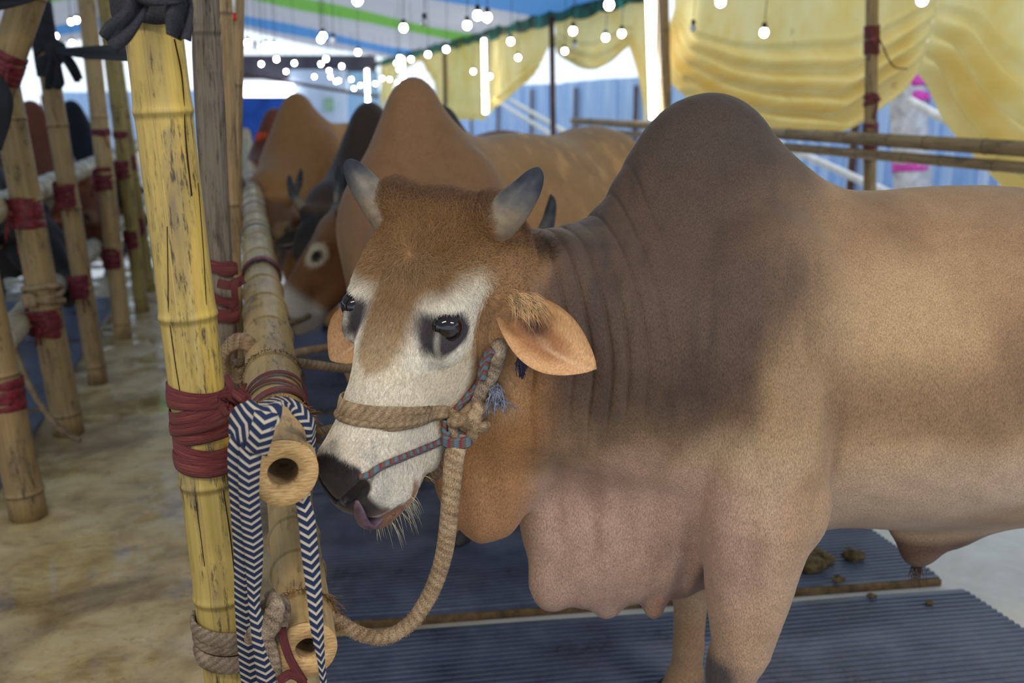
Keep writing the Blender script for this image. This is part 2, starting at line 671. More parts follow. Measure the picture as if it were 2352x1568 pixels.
def w2loc(p): return (np.asarray(p) - BULL_O) @ BR


def head_frame_world():
    p0 = P(1010, 474, 1.745); p1 = P(757, 1090, 1.53)
    a = p1 - p0; a /= np.linalg.norm(a)
    r = np.array([1, 0, 0.]); U = np.array([0, ST, CT]); T = np.array([0, -CT, ST])
    br, bu = .845, -.19
    bt = -(br * (a @ r) + bu * (a @ U)) / (a @ T)
    b = br * r + bu * U + bt * T; b /= np.linalg.norm(b)
    c = np.cross(b, a)
    if c @ T < 0: c = -c
    return p0, a, b, c

HW = head_frame_world()
HL = (w2loc(HW[0]), HW[1] @ BR, HW[2] @ BR, HW[3] @ BR)
def hpt(x, y, z):            # head point in the place
    return HW[0] + HW[2] * x + HW[1] * y + HW[3] * z

MAIN = Body()
_neck = dict(
    cones=[((-.02, 0, 1.03), (-.40, -.07, 1.085), .255, .170, .07),
           ((-.33, -.05, 1.085), (-.47, -.09, 1.13), .165, .115, .06),
           ((-.05, .0, .86), (-.42, -.075, .95), .19, .120, .07)],
    flaps=[((-.480, -.095, .865), (.110, .052, .20), .05),
           ((-.23, -.03, .70), (.17, .075, .245), .07),
           ((-.08, -.01, .66), (.18, .105, .215), .06),
           ((-.325, -.035, .545), (.056, .034, .080), .02),
           ((-.205, -.03, .505), (.048, .032, .075), .016),
           ((-.105, -.04, .500), (.032, .034, .080), .014),
           ((.02, -.01, .53), (.11, .05, .06), .04)])
body_shapes(MAIN, HL, _neck, legs=((.0, .09), (.05, .12)))
head_shapes(MAIN, *HL)
def hl_loc(x, y, z): return HL[0] + HL[2] * x + HL[1] * y + HL[3] * z
def side_x(y, z, s):          # how far out the head's side is
    t = np.linspace(.03, .20, 120)
    d = MAIN.f(np.array([hl_loc(s * q, y, z) for q in t]))
    return t[np.argmax(d > 0)]
EYE = {}
for _s in (1, -1):
    EYE[_s] = side_x(.205, -.013, _s)
for _s in (1, -1):
    _R = np.stack([HL[2], HL[1] * .96 + HL[3] * .28, HL[3] * .96 - HL[1] * .28], 1)
    MAIN.ell(hl_loc(_s * (EYE[_s] + .004), .205, -.013), (.016, .034, .0215), .005, _R, True)
_E0 = P(1176, 705, 1.70) 
MAIN.cone(hl_loc(.10, .085, -.09), w2loc(_E0), .050, .030, .03)
MAIN.cone(hl_loc(.105, .02, -.085), w2loc(P(1200, 660, 1.71)), .040, .022, .03)
mV, mQ = MAIN.mesh(.0085)
main_me = np_mesh('body', mV, mQ)
def near_head(v):
    q = v - HL[0]; y = q @ HL[1]; x = q @ HL[2]; z = q @ HL[3]
    return (y > -.06) & (y < .62) & (np.abs(x) < .20) & (z > -.30)
def near_face(v):
    q = v - HL[0]; y = q @ HL[1]; x = q @ HL[2]; z = q @ HL[3]
    return (y > .10) & (y < .62) & (x > -.14) & (x < .20) & (z > -.20)
def near_neck(v):
    return (v[:, 0] < .12) & (v[:, 0] > -.75) & (v[:, 2] > .40) & (v[:, 1] < .08)
refine(main_me, lambda v: near_head(v) | near_neck(v), MAIN)
refine(main_me, near_face, MAIN)
refine(main_me, lambda v: (v[:, 0] < -.10) & (v[:, 0] > -.50) & (v[:, 2] > .78) & (v[:, 1] < -.01) & ~near_head(v), MAIN)

# skin folds of the neck, ribs and muscle relief
v = verts_of(main_me)
nrm = MAIN.grad(v)
q = v - HL[0]; hy, hx, hz = q @ HL[1], q @ HL[2], q @ HL[3]
inhead = sm(hy, -.03, .05) * sm(hz, -.28, -.20) * (1 - sm(np.abs(hx), .15, .2))
X, Y, Z = v[:, 0], v[:, 1], v[:, 2]
wob = vnoise(v, 5, 3)
along = X - .10 * (1.1 - Z) + .012 * wob                     # fold coordinate running along the neck
necks = sm(-X, .10, .25) * (1 - inhead) * sm(Z, .72, .86)
disp = np.zeros(len(v))
for i, x0 in enumerate((-.44, -.405, -.372, -.336, -.30, -.268, -.232, -.192, -.15)):
    dpt = .0060 - .0003 * i
    wdt = .0030 + .0004 * (i % 3)
    fade = sm(vnoise(v, 6, 20 + i, 1), -.9, -.1) * sm(Z, .80 + .02 * i, .98)
    disp -= necks * dpt * fade * np.exp(-((along - x0) / wdt) ** 2)
    disp += necks * dpt * .55 * fade * np.exp(-((along - x0 - .016) / .011) ** 2)
dew = sm(-X, -.08, .06) * (1 - sm(Z, .70, .95)) * sm(Z, .42, .50)
disp += dew * .0042 * np.sin((X + .10 * Z) * 95 + 2.4 * vnoise(v, 4, 5))*sm(vnoise(v,5,8),-.6,.5)
disp += (1 - inhead) * (.0035 * vnoise(v, 9, 11) + .0012 * vnoise(v, 40, 12))
# creases round the cheek behind the eye
for y0 in (.0, .028, .056):
    ln = hz - np.interp(hy, [0, .06, .10, .15, .19, .24, .28, .34, .40], [-.045, -.043, -.036, -.040, -.062, -.118, -.144, -.16, -.20]) + .012 + y0 * .8
    disp -= .0030 * inhead * sm(hx, .02, .08) * np.exp(-(ln / .0045) ** 2) * sm(hy, .02, .10) * (1 - sm(hy, .33, .42))
disp += inhead * .0007 * vnoise(v, 60, 14)
v2 = v + nrm * disp[:, None]
main_me.vertices.foreach_set('co', v2.astype(np.float32).ravel()); main_me.update()


def blend(c, m, col):
    m = np.clip(m, 0, 1)[:, None]
    return c * (1 - m) + lin(col) * m


n1 = vnoise(v, 7, 31); n2 = vnoise(v, 16, 32); n3 = vnoise(v * np.array([1, 1, .25]), 26, 33)
c = np.tile(lin((156, 126, 92)), (len(v), 1))
c = blend(c, sm(n1, -.2, .8) * .55, (132, 102, 72))
c = blend(c, sm(n2, .1, .9) * .35, (178, 148, 112))
# paler belly and chest
c = blend(c, (1 - sm(Z + .04 * n1, .62, .92)) * .75, (182, 152, 124))
c = blend(c, (1 - sm(Z + .03 * n1, .50, .62)) * .6 * sm(X, .2, .35), (172, 142, 110))
# dark cape over hump, neck and shoulder
cape = sm(Z + .05 * n2 + .10 * np.minimum(0, X + .1), .70, 1.00) * (1 - sm(X + .07 * n1 + .03 * n3 - .10 * sm(Z, 1.25, 1.5) + .12 * (1.2 - np.minimum(Z, 1.2)), -.06, .26))
c = blend(c, cape * .95, (74, 57, 47))
c = blend(c, cape * sm(n3, -.1, .7) * .65, (56, 45, 42))
humpm = sm(Z, 1.20, 1.42) * (1 - sm(np.abs(X - .02), .14, .24))
c = blend(c, humpm * .75, (62, 52, 46))
c = blend(c, cape * sm(-X, .33, .43) * .35, (120, 88, 64))
# greyish back saddle and flank patches
c = blend(c, sm(n1 - .3 * n2, .2, .9) * sm(X, .2, .4) * sm(Z, .65, .8) * .45, (108, 84, 62))
def patch(x0, z0, rx, rz, k, col, soft=.5):
    global c
    e_ = np.sqrt(((X - x0 + .03 * n2) / rx) ** 2 + ((Z - z0 + .02 * n1) / rz) ** 2)
    c = blend(c, (1 - sm(e_, 1 - soft, 1 + soft)) * k, col)
patch(.48, .93, .42, .075, .55, (112, 86, 62)); patch(.85, 1.02, .30, .10, .45, (116, 88, 62)); patch(.30, 1.10, .14, .12, .5, (178, 152, 114))
patch(.45, .72, .34, .10, .5, (186, 164, 142)); patch(-.02, .80, .10, .10, .6, (190, 166, 134)); patch(.60, 1.26, .35, .05, .4, (132, 102, 72))
patch(.05, .95, .06, .14, .5, (170, 140, 104)); patch(.10, .74, .06, .09, .45, (148, 112, 76)); patch(.70, .62, .2, .05, .5, (148, 112, 72))
c = blend(c, np.exp(-((X - .168 + .02 * n2) / .016) ** 2) * sm(Z, .70, .78) * (1 - sm(Z, .95, 1.05)) * (np.abs(Y) > .15) * .45, (110, 82, 60))  # shade of the crease behind the elbow, painted into the coat
# dewlap pinkish, throat orange brown
dl = sm(-X, -.10, .08) * (1 - sm(Z + .05 * n2, .74, .90))
c = blend(c, dl * .85, (168, 138, 124))
c = blend(c, dl * sm(n3, .0, .8) * .5, (138, 108, 96))
c = blend(c, sm(-X, .36, .44) * (1 - sm(Z + .03 * n2, .98, 1.10)) * .8, (156, 110, 66))
c = blend(c, sm(-X, .30, .40) * (1 - sm(Z, .60, .66)) * sm(-X,.4,.46)* .6, (160, 112, 66))
# brown skin where the dewlap meets the brisket
c = blend(c, (1 - sm(Z, .47, .51)) * sm(X, -.16, -.10) * (1 - sm(X, .14, .2)) * (np.abs(Y) < .12) * .6, (146, 104, 78))
c = blend(c, (1 - sm(Z, .50, .535)) * sm(X, .45, .52) * (1 - sm(np.abs(Y), .05, .1)) * .95, (104, 76, 60))
# legs
lg = (1 - sm(Z, .45, .62)) * (np.abs(Y) > .1)
c = blend(c, lg * .6, (176, 144, 112))
c = blend(c, np.exp(-((Z - .375) / .05) ** 2 - ((X + .045) / .04) ** 2) * (Y < -.1) * 1.3, (70, 64, 62))
c = blend(c, (1 - sm(Z, .09, .16)) * .7, (110, 92, 78))
c = blend(c, (Y > .1) * (1 - sm(Z, .24, .34)) * .6, (160, 122, 86))
# ---- face
hw = inhead * sm(hy, .0, .05)
fn = vnoise(np.stack([hx, hy, hz], 1), 40, 41)
zc = np.interp(hy, [0, .06, .10, .15, .19, .24, .28, .34, .40, .46], [-.045, -.043, -.036, -.040, -.062, -.118, -.144, -.135, -.20, -.35])
white = hw * sm(hz - zc + .004 * fn, -.010, .010) * sm(hy + .008 * fn, .085, .120)
c = blend(c, hw * sm(hz, -.26, -.20) * .9, (186, 148, 108))
c = blend(c, white, (222, 212, 192))
c = blend(c, white * sm(fn, .1, .8) * .3, (206, 184, 150))
blz_w = np.interp(hy, [-.1, 0, .09, .12, .174, .235, .29, .325, .4], [.16, .15, .124, .106, .086, .064, .036, -.004, -.03]) + .045 * (hx < -.01) * sm(-hx, .01, .06) * (1 - sm(hy, .16, .24))
ax = np.abs(hx) + .010 * fn
blaze = hw * (1 - sm(ax, blz_w - .020, blz_w + .016)) * sm(hz, -.13, -.07)
c = blend(c, blaze * .92, (138, 104, 66))
c = blend(c, blaze * sm(fn, -.2, .6) * .5, (156, 122, 80))
c = blend(c, blaze * sm(hy, .18, .31) * .6, (200, 180, 146))
poll = inhead * (1 - sm(hy + .02 * fn, .03, .10)) * sm(hz, -.2, -.1)
c = blend(c, poll * .7, (128, 94, 60))
c = blend(c, hw * sm(hy, .30, .38) * .5 * sm(hz - zc, -.01, .02), (214, 210, 200))
for s in (1, -1):
    ex, ey, ez = s * .112, .207, -.022
    dy, dz = hy - ey, hz - ez
    near = sm(s * hx, .03, .07)
    u_ = dy * .97 + dz * .22; w_ = -dy * .22 + dz * .97
    ring = np.sqrt((u_ / .095) ** 2 + (w_ / .052) ** 2)
    c = blend(c, hw * near * (1 - sm(ring, .75, 1.15)) * sm(hz - zc, -.01, .01), (228, 222, 208))
    u3 = hy - .209; w3 = hz + .016
    aa = np.where(u3 > 0, .052, .037); bb = np.where(w3 > 0, .033, .033) * (1 - .50 * np.clip(u3 / .054, 0, 1))
    dark = np.sqrt((u3 / aa) ** 2 + (w3 / bb) ** 2)
    c = blend(c, hw * near * (1 - sm(dark + .05 * fn, .72, 1.12)), (50, 45, 50))
# muzzle
mz = inhead * sm(hy, .40, .46)
nosepad = mz * sm(hy + .30 * hz + .006 * fn - .9 * np.maximum(0, np.abs(hx) - .045), .460, .470) * sm(hz + .006 * fn, -.125, -.105)
c = blend(c, inhead * sm(hy + .1 * fn, .44, .47) * sm(hz, -.1, -.07) * .35, (150, 150, 150))
c = blend(c, nosepad * (1 - sm(np.abs(hx), .054, .064)), (46, 42, 45))
c = blend(c, nosepad * (1 - sm(hz + .2 * np.abs(hx), -.092, -.062)) * .8, (104, 80, 70))
lip = mz * (1 - sm(hz - .75 * (.50 - hy), -.158, -.148)) * sm(hy, .44, .46)
c = blend(c, lip * .9, (150, 112, 86))
c = blend(c, inhead * sm(hy, .490, .505) * (1 - sm(hz, -.130, -.120)) * sm(hz, -.20, -.19), (128, 92, 68))
c = blend(c, inhead * sm(hy, .38, .42) * (1 - sm(hz, -.196, -.186)), (214, 196, 172))
dots = sm(np.sin(hx * 520 + 3 * fn) * np.sin(hy * 480 + hz * 300 + 2 * fn), .86, .94)
c = blend(c, inhead * dots * sm(hy, .40, .43) * (1 - nosepad) * .55, (90, 84, 80))
MFUR = fur_material('fawn_coat')
wetm = np.clip(nosepad * (1 - sm(np.abs(hx), .054, .064)) + inhead * sm(hy, .490, .505) * (1 - sm(hz, -.130, -.120)), 0, 1)
finish(main_me, MFUR, True, None, np.concatenate([c, 1 - wetm[:, None]], 1))
bull = empty('humped_bull', tuple(BULL_O), 'large fawn humped bull with dark hump, white face and rope halter, standing side-on in front', 'bull', rot=(0, 0, math.atan2(BU[1], BU[0])))
bpy.context.view_layer.update()
body_o = bpy.data.objects.new('body', main_me); link(body_o, bull)
BMI = bull.matrix_world.inverted()
MAIN_BVH = BVHTree.FromPolygons([tuple(x) for x in loc2w(verts_of(main_me))], [tuple(p.vertices) for p in main_me.polygons])


def on_bull(px, py, off=0.004):
    """the point of the bull's skin seen at a pixel of the photograph, lifted off by off"""
    d = ray(px, py); d = d / np.linalg.norm(d)
    h = MAIN_BVH.ray_cast(Vector((0, 0, CAMH)), Vector(d))
    if h[0] is None: return None
    return np.array(h[0]) + np.array(h[1]) * off


# horns
M_HORN = NT('horn_keratin')
_c = M_HORN.attr('coat'); _n = M_HORN.noise(M_HORN.mapping(M_HORN.coord(), (60, 60, 60)), 1.0, 5, .6)
M_HORN.color(M_HORN.mix(1.0, _c, M_HORN.ramp(_n, [(.3, (.72, .72, .72, 1)), (.7, (1.15, 1.15, 1.15, 1))]), 'MULTIPLY'))
M_HORN.rough(.5); M_HORN.bump(_n, .25, .003); M_HORN = M_HORN.m
def horn(ctrl, r0, parent, name='horn', mat=None, tipc=(44, 48, 58), seg=22):
    pts = spline(ctrl, 34); n = len(pts)
    t = np.linspace(0, 1, n)
    r = r0 * (1 - t ** 1.25) ** .68 * (1 - .12 * t) + .0012
    r *= 1 + .018 * np.sin(t * 60) * (1 - t) * (t < .4)
    m = MB().tube(pts, r, seg)
    tt = np.repeat(t, seg)
    nz = vnoise(np.concatenate(m.v), 45, 5)
    col = np.tile(lin((136, 122, 102)), (len(tt), 1))
    f = lambda msk, k: blend(col, msk, k)
    col = f(1 - sm(tt + .05 * nz, .04, .16), (108, 92, 80))
    col = f(np.exp(-((tt - .2) / .05) ** 2) * .6, (120, 106, 98))
    col = f(sm(tt + .12 * nz, .30, .58), (98, 97, 96))
    col = f(sm(tt + .12 * nz, .42, .72), tipc)
    m.col = [col]; m.hascol = True
    o = m.build(name, mat or M_HORN, parent)
    return o
for cn, r0 in (([P(1076, 584, 1.735), P(1112, 534, 1.71), P(1166, 486, 1.675), P(1206, 440, 1.665), P(1229, 404, 1.67), P(1238, 384, 1.675)], .0440),
               ([P(922, 530, 1.80), P(886, 486, 1.81), P(848, 440, 1.815), P(820, 402, 1.82), P(805, 378, 1.825), P(800, 367, 1.83)], .0385)):
    o = horn(cn, r0, bull); rebase(bull, o)

# eyes
M_EYE = plain('dark_eye', (16, 12, 14), .06, .6, .3, 60)
for s in (1, -1):
    e = MB().ball(hpt(s * (EYE[s] - .0215), .205, -.013), (.0265, .0265, .0265), 28, 20).build('eye', M_EYE, bull); rebase(bull, e)

# ears
M_EAR = NT('ear_skin')
_c = M_EAR.attr('coat'); _n = M_EAR.noise(M_EAR.mapping(M_EAR.coord(), (300, 300, 120)), 1.0, 3)
M_EAR.color(M_EAR.mix(1.0, _c, M_EAR.ramp(_n, [(.3, (.75, .75, .75, 1)), (.7, (1.2, 1.2, 1.2, 1))]), 'MULTIPLY'))
M_EAR.rough(.6); M_EAR.bump(_n, .2, .002)
M_EAR.b.inputs['Subsurface Weight'].default_value = .15
M_EAR.b.inputs['Subsurface Radius'].default_value = (.02, .008, .005)
M_EAR = M_EAR.m
def ear(base, tip, side, nrm, width, parent, cup=.45, cols=((214, 172, 124), (150, 92, 52), (92, 66, 56)), droop=0., name='ear'):
    V, Fc, info = ear_mesh(base, tip, side, nrm, width, cup, droop=droop)
    t, q, lay = info[:, 0], info[:, 1], info[:, 2]
    nz = vnoise(V, 30, 9)
    col = np.tile(lin(cols[0]), (len(V), 1))
    inn = (1 - lay)
    col = blend(col, inn * sm(1 - np.abs(q - .1) - .5 * t + .15 * nz, .10, .50) * (1 - sm(t, .55, .85)) * .75, cols[1])
    col = blend(col, inn * np.exp(-((q + .05) / .32) ** 2 - ((t - .28) / .17) ** 2) * 1.0, cols[2])
    col = blend(col, inn * np.exp(-((q - .05 - .3 * t) / .07) ** 2) * sm(t, .3, .5) * .5, (226, 196, 160))
    o = mesh_obj(name, V, Fc, M_EAR, parent, True, None, col)
    return o
_b = P(1160, 700, 1.652)
eo = ear(_b, P(1376, 834, 1.560), P(1160, 800, 1.71) - P(1240, 640, 1.71), np.array([-.22, -.90, .36]),   .057, bull, .36, cols=((204, 162, 118), (140, 86, 50), (80, 58, 50))); rebase(bull, eo)
eo2 = ear(P(824, 715, 1.89), P(752, 818, 1.92), np.array([.8, .3, .2]), np.array([-.45, -.85, .25]), .054, bull, .36, cols=((206, 162, 116), (176, 128, 88), (150, 104, 72))); rebase(bull, eo2)
M_HOOF = plain('dark_hoof', (52, 46, 44), .45, .4, .25, 25, .15)
for x, y in ((0, -.195), (.09, .195), (1.545 + .05, -.18), (1.545 + .12, .18)):
    hoof_mesh(x, y).build('hoof', M_HOOF, bull).location.z = .026
# ---------------------------------------------------------------- place: the aisle runs away along RD, the tent's right side along the same line
RD = np.array([-.264, 1.0, 0]); RD /= np.linalg.norm(RD)
RN = np.array([RD[1], -RD[0], 0])                            # to the right of the rail
YAW = math.atan2(-RD[0], RD[1])
RAIL0 = np.array([-.3545, 1.45, .945])
def along(p0, fwd):                                          # point on the rail line at a distance ahead
    return np.asarray(p0) + RD * ((fwd - p0[1]) / RD[1])
WALL0 = np.array([2.9, 2.0, 0])
def on_wall(px, py, inset=0.0):
    d = ray(px, py); o = WALL0 - RN * inset
    k = (o @ RN) / (d @ RN)
    return d * k + np.array([0, 0, CAMH])
def wall_az(px, py):
    p = on_wall(px, py); return (p - WALL0) @ RD, p[2]
def wall_pt(a, z, off=0.0):
    return WALL0 + RD * a - RN * off + np.array([0, 0, z])
EAVE, SLOPE = 2.36, .19
def ceil_z(p):
    return EAVE + SLOPE * ((WALL0 - np.asarray(p)) @ RN)

# floor
t = NT('wet_concrete')
co = t.coord('Object')
big = t.noise(co, 1.5, 5, .6, .6); mid = t.noise(co, 5.5, 6, .65, .4); fin = t.noise(co, 60, 4, .7)
scr = t.noise(t.mapping(co, (16, 38, 16), (0, 0, .9)), 1.0, 6, .75, 1.6)
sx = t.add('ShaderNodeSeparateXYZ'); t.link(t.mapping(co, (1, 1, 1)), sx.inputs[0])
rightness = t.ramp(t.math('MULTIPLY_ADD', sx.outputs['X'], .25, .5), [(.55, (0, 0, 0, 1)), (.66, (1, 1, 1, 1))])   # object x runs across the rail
basec = t.ramp(mid, [(.28, (140, 108, 64)), (.5, (206, 178, 124)), (.72, (228, 206, 160))])
stain = t.ramp(big, [(.36, (1, 1, 1, 1)), (.52, (0, 0, 0, 1))])
basec = t.mix(t.math('MULTIPLY', stain, .85), basec, (96, 66, 30))
basec = t.mix(t.ramp(scr, [(.54, (0, 0, 0, 1)), (.66, (.6, .6, .6, 1))]), basec, (100, 76, 44))
basec = t.mix(t.ramp(fin, [(.35, (0, 0, 0, 1)), (.75, (.4, .4, .4, 1))]), basec, (190, 172, 138))
dry_lit = t.ramp(mid, [(.3, (214, 210, 204)), (.7, (238, 235, 230))])  # dry concrete on the right, with outside daylight put into its pale colour
t.color(t.mix(rightness, basec, dry_lit))
wet = t.noise(t.mapping(co, (1, 1, 1), (0, 0, 0), (3.1, 1.7, 0)), 1.7, 4, .6, .3)
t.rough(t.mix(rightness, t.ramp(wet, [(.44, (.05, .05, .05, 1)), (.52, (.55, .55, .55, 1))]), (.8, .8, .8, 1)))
t.b.inputs['Specular IOR Level'].default_value = .7
t.bump(t.math('MULTIPLY', t.math('ADD', t.math('MULTIPLY', fin, .30), mid), t.ramp(wet, [(.44, (.12, .12, .12, 1)), (.54, (1, 1, 1, 1))])), .40, .014)
M_FLOOR = t.m
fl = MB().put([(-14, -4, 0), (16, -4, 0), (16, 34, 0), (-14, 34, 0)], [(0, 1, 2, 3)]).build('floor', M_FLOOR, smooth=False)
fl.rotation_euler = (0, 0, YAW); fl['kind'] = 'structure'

# ceiling of striped cloth
t = NT('striped_tent_cloth')
uvn = t.coord('UV'); s_ = t.add('ShaderNodeSeparateXYZ'); t.link(uvn, s_.inputs[0])
W_ = (188, 188, 198); Bl = (70, 140, 205); Gn = (112, 178, 60)
a0, a1 = -6.0, 30.0
def ps(y): return (y - a0) / (a1 - a0)
bands = [(-6, W_), (2.0, Gn), (2.7, W_), (4.3, Bl), (5.4, W_), (7.2, Bl), (10.2, W_), (13.2, Gn), (14.8, W_), (18.5, Bl), (21, W_), (23.4, (150, 178, 140)), (24.2, W_)]
col = t.ramp(s_.outputs['X'], [(max(0, ps(y)), c_) for y, c_ in bands], 'CONSTANT')
thr = t.noise(t.mapping(uvn, (900, 3, 1)), 1.0, 3)
col = t.mix(t.ramp(thr, [(.40, (0, 0, 0, 1)), (.7, (.35, .35, .35, 1))]), col, (150, 150, 165))
t.color(col); t.rough(.8)
tr = t.add('ShaderNodeBsdfTranslucent'); t.link(col, tr.inputs['Color'])
mx = t.add('ShaderNodeMixShader'); mx.inputs[0].default_value = .45
out = t.n['Material Output']; t.link(t.b.outputs[0], mx.inputs[1]); t.link(tr.outputs[0], mx.inputs[2]); t.link(mx.outputs[0], out.inputs['Surface'])
M_CEIL = t.m
na, nc = 120, 30
V = []; UV = []
for i in range(na):
    a = a0 + (22.5 - a0) * i / (na - 1)
    for j in range(nc):
        w = -0.12 + 10.2 * j / (nc - 1)
        sag = -.05 * abs(math.sin(a * 1.35)) ** .6 * min(1, w + .1) - .02 * math.sin(w * 2.2 + a)
        ridge = SLOPE * w if w < 4.2 else SLOPE * 4.2 - .19 * (w - 4.2)
        p = WALL0 + RD * a - RN * w + np.array([0, 0, EAVE + .05 + ridge + sag])
        V.append(p); UV.append((ps(a), w / 10))
Fc = [(i * nc + j, i * nc + j + 1, (i + 1) * nc + j + 1, (i + 1) * nc + j) for i in range(na - 1) for j in range(nc - 1)]
ce = mesh_obj('ceiling', V, Fc, M_CEIL, None, True, UV); ce['kind'] = 'structure'

t = NT('teal_trim'); n_ = t.noise(t.coord(), 4, 3); t.color(t.ramp(n_, [(.35, (18, 52, 40)), (.6, (34, 120, 96)), (.7, (60, 170, 150))])); t.rough(.7)
m = MB()
for i in range(40):
    a_ = -4 + i * .75
    m.ribbon(np.array([wall_pt(a_ + q * .75, EAVE - .0 - .03 * math.sin(math.pi * q), .06) for q in np.linspace(0, 1, 7)]), -RN, .13 - .03 * math.sin(i * 2.3), .006)
o = m.build('trim_1', t.m); o['kind'] = 'structure'

# ---------------------------------------------------------------- yellow cloths of the right side
t = NT('yellow_cloth')
co = t.coord()
n_ = t.noise(co, 3.0, 4); wv = t.noise(t.mapping(co, (300, 300, 300)), 1.0, 2)
col = t.ramp(n_, [(.3, (236, 206, 118)), (.7, (246, 230, 166))])
sp = t.noise(co, 7.0, 2)
col = t.mix(t.ramp(sp, [(.68, (0, 0, 0, 1)), (.74, (.35, .35, .35, 1))]), col, (150, 118, 60))
t.color(col); t.rough(.8)
tr = t.add('ShaderNodeBsdfTranslucent'); t.link(col, tr.inputs['Color'])
mx = t.add('ShaderNodeMixShader'); mx.inputs[0].default_value = .5
out = t.n['Material Output']; t.link(t.b.outputs[0], mx.inputs[1]); t.link(tr.outputs[0], mx.inputs[2]); t.link(mx.outputs[0], out.inputs['Surface'])
t.bump(wv, .15, .002)
M_CLOTH = t.m

def drape(name, top, bot, label, folds=7, amp=.035, off=0.0, nu=70, nv=44, vfold=0.0, lead=.42, mat=None):
    """hanging cloth between a top line and a swagged bottom edge, both given as pixels seen on the tent's side"""
    T = np.array([wall_az(*q) if len(q) == 2 else q[:2] for q in top]); Bt = np.array([wall_az(*q) if len(q) == 2 else q[:2] for q in bot])
    T = spline(T, nu) if len(T) > 2 else np.array([T[0] + (T[1] - T[0]) * q for q in np.linspace(0, 1, nu)])
    Bt = spline(Bt, nu) if len(Bt) > 2 else np.array([Bt[0] + (Bt[1] - Bt[0]) * q for q in np.linspace(0, 1, nu)])
    V = []; UV = []
    for i in range(nu):
        u_ = i / (nu - 1)
        for j in range(nv):
            q = j / (nv - 1)
            a, z = T[i] * (1 - q) + Bt[i] * q
            m = max(0, (q - (1 - lead)) / lead)
            fo = amp * m ** .7 * math.sin(2 * math.pi * folds * q + 1.2 * math.sin(3 * u_ + 1)) * (.55 + .45 * math.sin(math.pi * u_)) * min(1, (u_ + .01) / .10, (1.01 - u_) / .10)
            fo += .03 * math.sin(a * 2.1 + z * 1.3) + .012 * math.sin(a * 7 + z * 4)
            fo += vfold * math.sin(a * 26 + 2 * math.sin(z * 2)) 
            fo += .05 * m
            V.append(wall_pt(a, z, off + fo)); UV.append((u_, q))
    Fc = [(i * nv + j, (i + 1) * nv + j, (i + 1) * nv + j + 1, i * nv + j + 1) for i in range(nu - 1) for j in range(nv - 1)]
    o = mesh_obj(name, V, Fc, mat or M_CLOTH, None, True, UV)
    return tag(o, label, 'cloth sheet')
_ta = lambda px: (wall_az(px, 100)[0], EAVE - .01, 0)
drape('yellow_cloth', [_ta(1506), _ta(1700), _ta(1900), _ta(2110)], [(1508, 60), (1545, 190), (1690, 280), (1850, 305), (1900, 303), (1985, 245), (2084, 160)],
      'yellow cloth swagged up into folds between the bright tube pole and the bamboo pole', 8, .10, -.12, lead=.55, nv=90)
drape('yellow_cloth', [_ta(2108), _ta(2240), _ta(2400), (wall_az(2350, 100)[0] - 2.5, EAVE - .01, 0)], [(2082, 158), (2140, 205), (2205, 310), (2330, 480), (2600, 620)],
      'yellow cloth gathered at its corner and falling down to the right of the bamboo pole', 7, .09, -.12, lead=.48, nv=90)
drape('yellow_cloth', [_ta(1272), _ta(1340), _ta(1420), _ta(1500)], [(1280, 100), (1330, 140), (1390, 160), (1440, 118), (1462, 120), (1500, 330)],
      'yellow cloth bunched short above the bright gap left of the large tube light', 5, .05, .02, lead=.5)
drape('yellow_cloth', [_ta(1122), _ta(1170), _ta(1220), _ta(1268)], [(1122, 280), (1140, 262), (1200, 205), (1262, 128)],
      'pale yellow cloth pulled aside diagonally beside the thin dark pole', 6, .05, .02, lead=.35, vfold=.008)
drape('yellow_cloth', [_ta(1024), _ta(1060), _ta(1095), _ta(1124)], [(1024, 275), (1060, 275), (1095, 275), (1124, 275)],
      'pale yellow cloth hanging straight behind the second tube light', 4, .02, .02, vfold=.02)
drape('yellow_cloth', [_ta(880), _ta(930), _ta(975), _ta(1022)], [(880, 262), (920, 180), (960, 145), (985, 150), (1022, 262)],
      'pale yellow cloth parted over a gap at the far end of the right side', 4, .04, .02, vfold=.012)

# ---------------------------------------------------------------- bamboo
def bamboo_material(name, c0, c1, dirt, cap=None, gloss=.45, dirtamt=.6):
    t = NT(name)
    uvn = t.coord('UV')
    st = t.noise(t.mapping(uvn, (26, 1.2, 1)), 1.0, 5, .6); lo = t.noise(t.mapping(uvn, (5, 5, 1)), 1.0, 4, .6, .5); sp = t.noise(t.mapping(uvn, (34, 16, 1)), 1.0, 6, .75)
    col = t.ramp(st, [(.3, c0), (.7, c1)])
    col = t.mix(t.math('MULTIPLY', t.ramp(lo, [(.50, (0, 0, 0, 1)), (.72, (1, 1, 1, 1))]), dirtamt), col, dirt)
    col = t.mix(t.math('MULTIPLY', t.ramp(sp, [(.52, (0, 0, 0, 1)), (.60, (1, 1, 1, 1))]), t.ramp(lo, [(.42, (0, 0, 0, 1)), (.56, (dirtamt,) * 3 + (1,))])), col, tuple(np.asarray(dirt) * .55))
    col = t.mix(1.0, col, t.attr('coat'), 'MULTIPLY')
    t.color(col); t.rough(t.ramp(lo, [(.3, (gloss,) * 3 + (1,)), (.7, (min(1, gloss + .2),) * 3 + (1,))]))
    t.b.inputs['Specular IOR Level'].default_value = .4
    t.bump(t.math('ADD', st, t.math('MULTIPLY', sp, .5)), .12, .003)
    return t.m
M_BAM_Y = bamboo_material('yellow_bamboo', (152, 130, 62), (184, 164, 98), (110, 98, 78), dirtamt=.95)
M_BAM_P = bamboo_material('pale_bamboo', (172, 142, 90), (196, 168, 118), (112, 98, 80), dirtamt=.6, gloss=.35)
